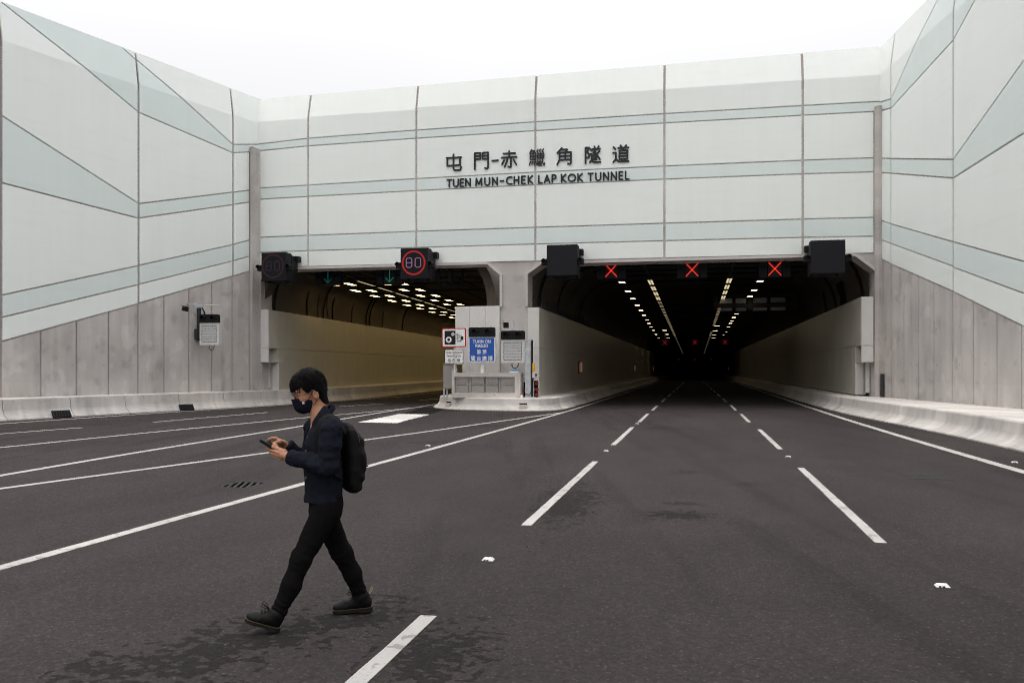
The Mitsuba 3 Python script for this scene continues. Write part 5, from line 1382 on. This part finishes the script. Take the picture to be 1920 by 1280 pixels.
def trousers_sdf(P):
    d = loft(P, [(PEL[2] - 0.09, PEL[0], 0, 0.088, 0.150), (PEL[2], PEL[0] + 0.006, 0, 0.110, 0.172), (PEL[2] + 0.08, PEL[0] + 0.002, 0, 0.104, 0.165)])
    d = np.maximum(d, P[:, 2] - (PEL[2] + 0.075))
    d = np.maximum(d, (PEL[2] - 0.085) - P[:, 2])
    for h, k, a, seed in ((HIPL, KNL, ANL, 1), (HIPR, KNR, ANR, 2)):
        h, k, a = map(np.array, (h, k, a))
        mid = (k + a) / 2 + np.array([0.010, 0.0, 0.0])
        leg = chain(P, [h, k, mid, a], (0.094, 0.067, 0.060, 0.050), 0.03)
        dk, da = np.linalg.norm(P - k, axis=1), np.linalg.norm(P - a, axis=1)
        t = (P - k) @ ((a - k) / np.linalg.norm(a - k))
        leg += 0.0030 * np.sin(t * 105 + 9 * meshkit.noise(P * 13, seed)) * np.exp(-(dk / 0.11) ** 2) + 0.0045 * np.sin(t * 170 + 8 * meshkit.noise(P * 18, seed + 4)) * np.exp(-(da / 0.09) ** 2)
        leg += folds(P, 14, 14, 9, 0.009, seed + 6)
        leg = np.maximum(leg, (P - a) @ ((a - k) / np.linalg.norm(a - k)) - 0.012)
        d = smin(d, leg, 0.025)
    return d


worn('trousers', trousers_sdf, (-0.48, -0.36, 0.05), (0.36, 0.40, 0.98), 0.0050, 'black_jeans', man)


def boot(ankle, heel, toe, label, laces, loop):
    """heel and toe: points under the sole at its back and front."""
    a, h, t = map(np.array, (ankle, heel, toe))
    x = (t - h) / np.linalg.norm(t - h)
    y = np.cross(UP, x); y /= np.linalg.norm(y)
    z = np.cross(x, y)
    L = np.linalg.norm(t - h)
    w = lambda p, q, r: h + x * p + y * q + z * r

    def sdf(P):
        q = np.c_[(P - h) @ x, (P - h) @ y, (P - h) @ z]
        d = cap(q, (0.040, 0, 0.055), (0.10, 0, 0.058), 0.040, 0.044)
        d = smin(d, cap(q, (0.10, 0, 0.056), (L - 0.085, -0.003, 0.046), 0.044, 0.041), 0.02)
        d = smin(d, ell(q, (L - 0.060, -0.004, 0.040), (0.062, 0.046, 0.034)), 0.02)
        an = np.array([(a - h) @ x, (a - h) @ y, (a - h) @ z])
        d = smin(d, cap(q, (0.058, 0, 0.075), an * 0.55 + np.array([0.058, 0, 0.075]) * 0.45, 0.046, 0.050), 0.03)
        d = smin(d, cap(q, an * 0.55 + np.array([0.058, 0, 0.075]) * 0.45, an + [0, 0, -0.005], 0.050, 0.047), 0.02)
        d += 0.0016 * np.sin(q[:, 0] * 150 + 5 * meshkit.noise(q * 30, 2)) * np.exp(-((q[:, 0] - L * 0.62) / 0.035) ** 2)
        return np.maximum(d, 0.022 - q[:, 2])

    k = worn('boot', sdf, np.minimum(np.minimum(h, t), a) - 0.09, np.maximum(np.maximum(h, t), a) + 0.09, 0.0042, 'boot_leather', man, label)
    out = unary_union([LineString([(0.040, 0), (0.11, 0)]).buffer(0.042), Polygon([(0.10, -0.043), (0.10, 0.041), (L - 0.075, 0.047), (L - 0.075, -0.047)]), shapely.affinity.scale(Point(L - 0.060, -0.002).buffer(0.05), 1.22, 0.98)]).buffer(0.0025)
    M = frame(h, x, y, z)
    worn('sole', MB().poly(out, 0.018, M, z=0.006).poly(out.intersection(shapely.box(-1, -1, 0.085, 1)), 0.010, M, z=-0.003), None, None, 0, 'boot_sole', k)
    st = out.buffer(0.001)
    worn('welt', MB().poly(st.difference(out.buffer(-0.006)), 0.0035, M, z=0.0265), None, None, 0, 'welt_stitch', k)
    if laces:
        lc = MB()
        for i in range(3):
            p = 0.105 + i * 0.018
            lc.tube([w(p, -0.028, 0.112 - i * 0.010), w(p + 0.006, 0, 0.118 - i * 0.011), w(p, 0.028, 0.112 - i * 0.010)], 0.0032, 6)
        worn('laces', lc, None, None, 0, 'cable_black', k)
        for s in (-1, 1):
            bow = [w(0.105, 0, 0.122), w(0.118 + 0.012, 0.022 * s, 0.142), w(0.150, 0.036 * s, 0.146), w(0.158, 0.034 * s, 0.132), w(0.135, 0.02 * s, 0.122), w(0.106, 0, 0.120)]
            worn('bow', MB().tube(bow, 0.0026, 6), None, None, 0, 'cable_black', k)
    if loop:
        an = (a - h) @ z
        worn('heel_loop', MB().tube([w(0.012, 0, 0.115), w(-0.008, 0, 0.136), w(-0.014, 0, 0.150), w(-0.007, 0, 0.155), w(0.004, 0, 0.140), w(0.013, 0, 0.125)], 0.0032, 6), None, None, 0, 'loop_tan', k)


boot(ANL, (-0.258, -0.205, 0.009), (-0.468, -0.235, 0.079), 'front boot, toe lifted, with bowed laces', True, False)
boot(ANR, (0.262, 0.255, 0.016), (-0.001, 0.225, -0.002), 'rear boot with a tan heel loop', True, True)


def hair_sdf(P):
    q = hd(P)
    f, l, u = q[:, 0], np.abs(q[:, 1]), q[:, 2]
    ang = np.arctan2(q[:, 1], f)
    strand = meshkit.noise(np.c_[f * 90, q[:, 1] * 90, u * 14], 3) - 0.5
    clump = meshkit.noise(np.c_[f * 26, q[:, 1] * 26, u * 8], 5) - 0.5
    thick = 0.0125 + 0.010 * np.clip((f - 0.02) / 0.08, 0, 1) + 0.003 * np.clip(-f / 0.08, 0, 1)
    d = smin(ell(q, (-0.006, 0, 0.012), (0.100, 0.077, 0.106)), cap(q, (-0.045, 0, -0.04), (-0.046, 0, -0.125), 0.050, 0.046), 0.03) - thick + 0.011 * strand + 0.011 * clump
    low = np.interp(f, [-0.14, -0.085, -0.060, -0.045, -0.028, -0.012, 0.004, 0.018, 0.030, 0.050, 0.070, 0.085, 0.13], [-0.128, -0.126, -0.112, -0.070, -0.022, -0.014, -0.030, -0.034, -0.014, 0.022, 0.024, 0.006, -0.002])
    low = low + 0.020 * clump + 0.010 * strand
    d = np.maximum(d, (low - u) * 0.8)
    inner = ell(q, (-0.004, 0, 0.010), (0.094, 0.071, 0.100))
    return np.maximum(d, -inner)


worn('hair', hair_sdf, HC - 0.17, HC + 0.17, 0.0030, 'hair', man, smooth_it=0)
tuft = MB(); rg = np.random.default_rng(3)
for i in range(900):
    th, ph = rg.uniform(0, 2 * math.pi), rg.uniform(0.0, 0.95)
    nrm = np.array([math.cos(th) * math.sin(ph * 1.5), math.sin(th) * math.sin(ph * 1.5), math.cos(ph * 1.5)])
    b0 = np.array([-0.006, 0, 0.012]) + nrm * (np.array([0.100, 0.077, 0.106]) + 0.006)
    dirn = np.array([0.8 * nrm[0] + 0.25 * rg.normal(), 0.8 * nrm[1] + 0.25 * rg.normal(), -0.35])
    if b0[0] > 0.05:
        dirn = np.array([0.35, 0.15 * rg.normal(), -1.0])
    dirn /= np.linalg.norm(dirn)
    L = rg.uniform(0.03, 0.055)
    dirn = dirn - nrm * max(0.0, dirn @ nrm) * 0.75
    pts = [b0, b0 + nrm * 0.006 + dirn * L * 0.5, b0 + nrm * 0.003 + dirn * L - np.array([0, 0, 0.004])]
    tuft.tube([hw_(*p) for p in pts], [0.0024, 0.0020, 0.0006], 4)
worn('hair_strands', tuft, None, None, 0, 'hair', man)
labels[f'{man}__hair_strands'] = {'kind': 'stuff'}
for s in (1, -1):
    pts = [hw_(0.0985, 0.010 * s, 0.000), hw_(0.097, 0.024 * s, 0.004), hw_(0.086, 0.042 * s, 0.002), hw_(0.072, 0.052 * s, -0.004)]
    worn('eyebrow', MB().tube(pts, [0.0018, 0.0028, 0.0026, 0.0012], 6), None, None, 0, 'hair', man)
    pts = [hw_(0.0905, 0.022 * s, -0.026), hw_(0.0915, 0.033 * s, -0.029), hw_(0.084, 0.045 * s, -0.026)]
    worn('eyelashes', MB().tube(pts, [0.0009, 0.0016, 0.0010], 5), None, None, 0, 'hair', man)


def mask_sdf(P):
    q = hd(P)
    f, l, u = q[:, 0], np.abs(q[:, 1]), q[:, 2]
    base = ell(q, (0.030, 0, -0.060), (0.060, 0.056, 0.088))
    base = smin(base, ell(q, (0.052, 0, -0.118), (0.032, 0.032, 0.028)), 0.03)
    base = smin(base, cap(q, (0.094, 0, -0.050), (0.084, 0, -0.10), 0.020, 0.026), 0.035)
    base = base - 0.009 + 0.0007 * np.sin(u * 230 + f * 120) * (f > 0.02)
    d = np.abs(base) - 0.0028
    d = np.maximum(d, u - (-0.044 - 0.36 * np.clip(0.10 - f, 0, 0.12)))
    d = np.maximum(d, 0.004 - 0.35 * np.clip(-0.085 - u, -0.03, 0.05) - f)
    return np.maximum(d, -0.158 - u)


mk = worn('face_mask', mask_sdf, HC - 0.2, HC + 0.16, 0.0032, 'mask_cloth', man)
tq = frame(hw_(0.062, 0.0605, -0.082), HFW * 0.8 - HL * 0.6, HUP, HL * 0.85 + HFW * 0.55)
worn('label_tag', MB().box(-0.007, 0.007, -0.007, 0.007, -0.002, 0.005, M=tq), None, None, 0, 'tag_white', mk)
for s in (1, -1):
    worn('ear_loop', MB().tube([hw_(0.030, 0.062 * s, -0.074), hw_(0.006, 0.075 * s, -0.046), hw_(-0.018, 0.082 * s, -0.020)], 0.0016, 6).tube([hw_(0.006, 0.062 * s, -0.112), hw_(-0.016, 0.074 * s, -0.098), hw_(-0.030, 0.082 * s, -0.082)], 0.0016, 6), None, None, 0, 'cable_black', mk)
gl = f'{man}__eyeglasses'
fr = MB()
for s in (1, -1):
    ring = [hw_(0.104 - 0.0004 * abs(y * 1000) * 0.35, s * (0.033 + y), -0.030 + z) for y, z in [(0.023 * math.cos(t), 0.0165 * math.sin(t)) for t in np.linspace(0, 2 * math.pi, 20, endpoint=False)]]
    fr.tube(ring, 0.0030, 6, closed=True)
    fr.tube([hw_(0.096, 0.056 * s, -0.026), hw_(0.050, 0.078 * s, -0.028), hw_(-0.020, 0.082 * s, -0.026), hw_(-0.040, 0.080 * s, -0.044)], 0.0016, 6)
fr.tube([hw_(0.104, 0.010, -0.028), hw_(0.110, 0, -0.025), hw_(0.104, -0.010, -0.028)], 0.0014, 6)
worn('eyeglasses', fr, None, None, 0, 'spectacle_wire', man)
for s in (1, -1):
    v = [hw_(0.1035 - 0.0004 * abs(y * 1000) * 0.35, s * (0.033 + y), -0.030 + z) for y, z in [(0.022 * math.cos(t), 0.0155 * math.sin(t)) for t in np.linspace(0, 2 * math.pi, 20, endpoint=False)]]
    v = np.vstack([v, [np.mean(v, 0)]])
    worn('lens', trimesh.Trimesh(v, [(i, (i + 1) % 20, 20) for i in range(20)], process=False), None, None, 0, 'lens_glass', gl)

# phone in a flip case
ph = thing('phone', 'black smartphone in a flip case held in both hands of the walking man', 'phone')
MP = PM @ frame(PC, PX, PY, PZ)
put('body', MB().box(-0.078, 0.078, -0.037, 0.037, -0.005, 0.004, b=0.003, M=MP), 'black_paint', ph)
put('screen', MB().box(-0.070, 0.070, -0.033, 0.033, 0.004, 0.0048, M=MP), 'screen_black', ph)
put('case_flap', MB().box(-0.084, 0.078, -0.039, 0.039, -0.0155, -0.012, b=0.0015, M=MP), 'pack_nylon', ph)
put('case_spine', MB().box(-0.080, 0.078, -0.042, -0.038, -0.0155, 0.002, b=0.0015, M=MP), 'pack_nylon', ph)

# backpack
bp = thing('backpack', 'black rounded backpack worn on the back of the walking man', 'backpack')
PK = [((0.184, 0.000, 0.861)[2], (0.159, 0.020, 0.858)[0], .06, 0.030, 0.085), ((0.177, 0.000, 0.882)[2], (0.159, 0.020, 0.879)[0], .06, 0.050, 0.118), ((0.177, 0.000, 0.928)[2], (0.159, 0.020, 0.925)[0], .06, 0.066, 0.132), ((0.184, 0.000, 1.016)[2], (0.168, 0.020, 1.014)[0], .06, 0.078, 0.140),
      ((0.184, 0.000, 1.122)[2], (0.164, 0.020, 1.120)[0], .06, 0.076, 0.138), ((0.177, 0.000, 1.210)[2], (0.155, 0.020, 1.209)[0], .06, 0.066, 0.126), ((0.155, 0.000, 1.277)[2], (0.137, 0.020, 1.276)[0], .05, 0.046, 0.108), ((0.141, 0.000, 1.309)[2], (0.123, 0.020, 1.308)[0], .05, 0.028, 0.085), ((0.134, 0.000, 1.327)[2], (0.116, 0.020, 1.326)[0], .05, 0.010, 0.05)]


def pack_sdf(P):
    d = loft(P, PK, pw=2.5)
    q = P - np.array((0.167, 0.050, 1.081))
    b, l = -(q @ HD), q @ LD
    d += folds(P, 7, 7, 4, 0.010, 11) + 0.004 * np.sin((q[:, 2] + 0.5 * b) * 60 + 6 * meshkit.noise(P * 8, 3)) * np.clip(b / 0.05, 0, 1)
    d = np.maximum(d, PK[0][0] - P[:, 2])
    return np.maximum(d, P[:, 2] - PK[-1][0])


pm_ = surface(pack_sdf, (0.0, -0.2, 0.80), (0.42, 0.34, 1.38), 0.0050)
soften(pm_, 6); pm_.apply_transform(PM)
put('bag', pm_, 'pack_nylon', bp, smooth=True)
L0 = [np.array(q) for q in ((0.193, -0.050, 1.305), (0.219, -0.060, 1.261), (0.234, -0.065, 1.198))]
worn_fold = MB().tube(L0, [0.002, 0.003, 0.002], 6).mesh(); worn_fold.apply_transform(PM)
put('seam', worn_fold, 'pack_trim', bp)
tab = MB().tube([np.array((0.230, 0.020, 1.028)), np.array((0.274, 0.020, 1.039))], 0.005, 6).mesh(); tab.apply_transform(PM)
put('pull_tab', tab, 'pack_nylon', bp)


def strap(pts, w=0.034, t=0.009):
    p = np.array(pts, float)
    s = np.linspace(0, len(p) - 1, 26)
    from scipy.interpolate import CubicSpline
    p = CubicSpline(np.arange(len(p)), p)(s)
    tg = np.gradient(p, axis=0); tg /= np.linalg.norm(tg, axis=1, keepdims=True)
    c = np.array(CHEST) + [0.0, 0, -0.03]
    side = np.cross(tg, (p - c)); side /= np.linalg.norm(side, axis=1, keepdims=True)
    nn = np.cross(side, tg)
    secs = np.stack([p + side * a * w + nn * b * t for a, b in ((-.5, -.5), (-.5, .3), (-.4, .5), (.4, .5), (.5, .3), (.5, -.5))], 1)
    k = 6; v = secs.reshape(-1, 3); n = len(p)
    q = [(i * k + j, i * k + (j + 1) % k, (i + 1) * k + (j + 1) % k, (i + 1) * k + j) for i in range(n - 1) for j in range(k)] + [(0, 1, 2, 5), (2, 3, 4, 5), ((n - 1) * k + 5, (n - 1) * k + 2, (n - 1) * k + 1, (n - 1) * k), ((n - 1) * k + 5, (n - 1) * k + 4, (n - 1) * k + 3, (n - 1) * k + 2)]
    m = MB().add(v, q).mesh(); m.apply_transform(PM)
    return m


put('strap', strap([(0.145, -0.090, 1.263), (0.122, -0.100, 1.319), (0.072, -0.110, 1.372), (0.019, -0.135, 1.370), (-0.012, -0.165, 1.310), (-0.024, -0.175, 1.221), (-0.013, -0.178, 1.133), (0.039, -0.180, 1.037), (0.123, -0.120, 0.961)]), 'pack_nylon', bp, smooth=30)
put('strap', strap([(0.078, 0.140, 1.289), (0.001, 0.130, 1.358), (-0.077, 0.120, 1.359), (-0.132, 0.110, 1.291), (-0.149, 0.120, 1.182), (-0.117, 0.170, 1.033), (0.031, 0.160, 0.943)]), 'pack_nylon', bp, smooth=30)
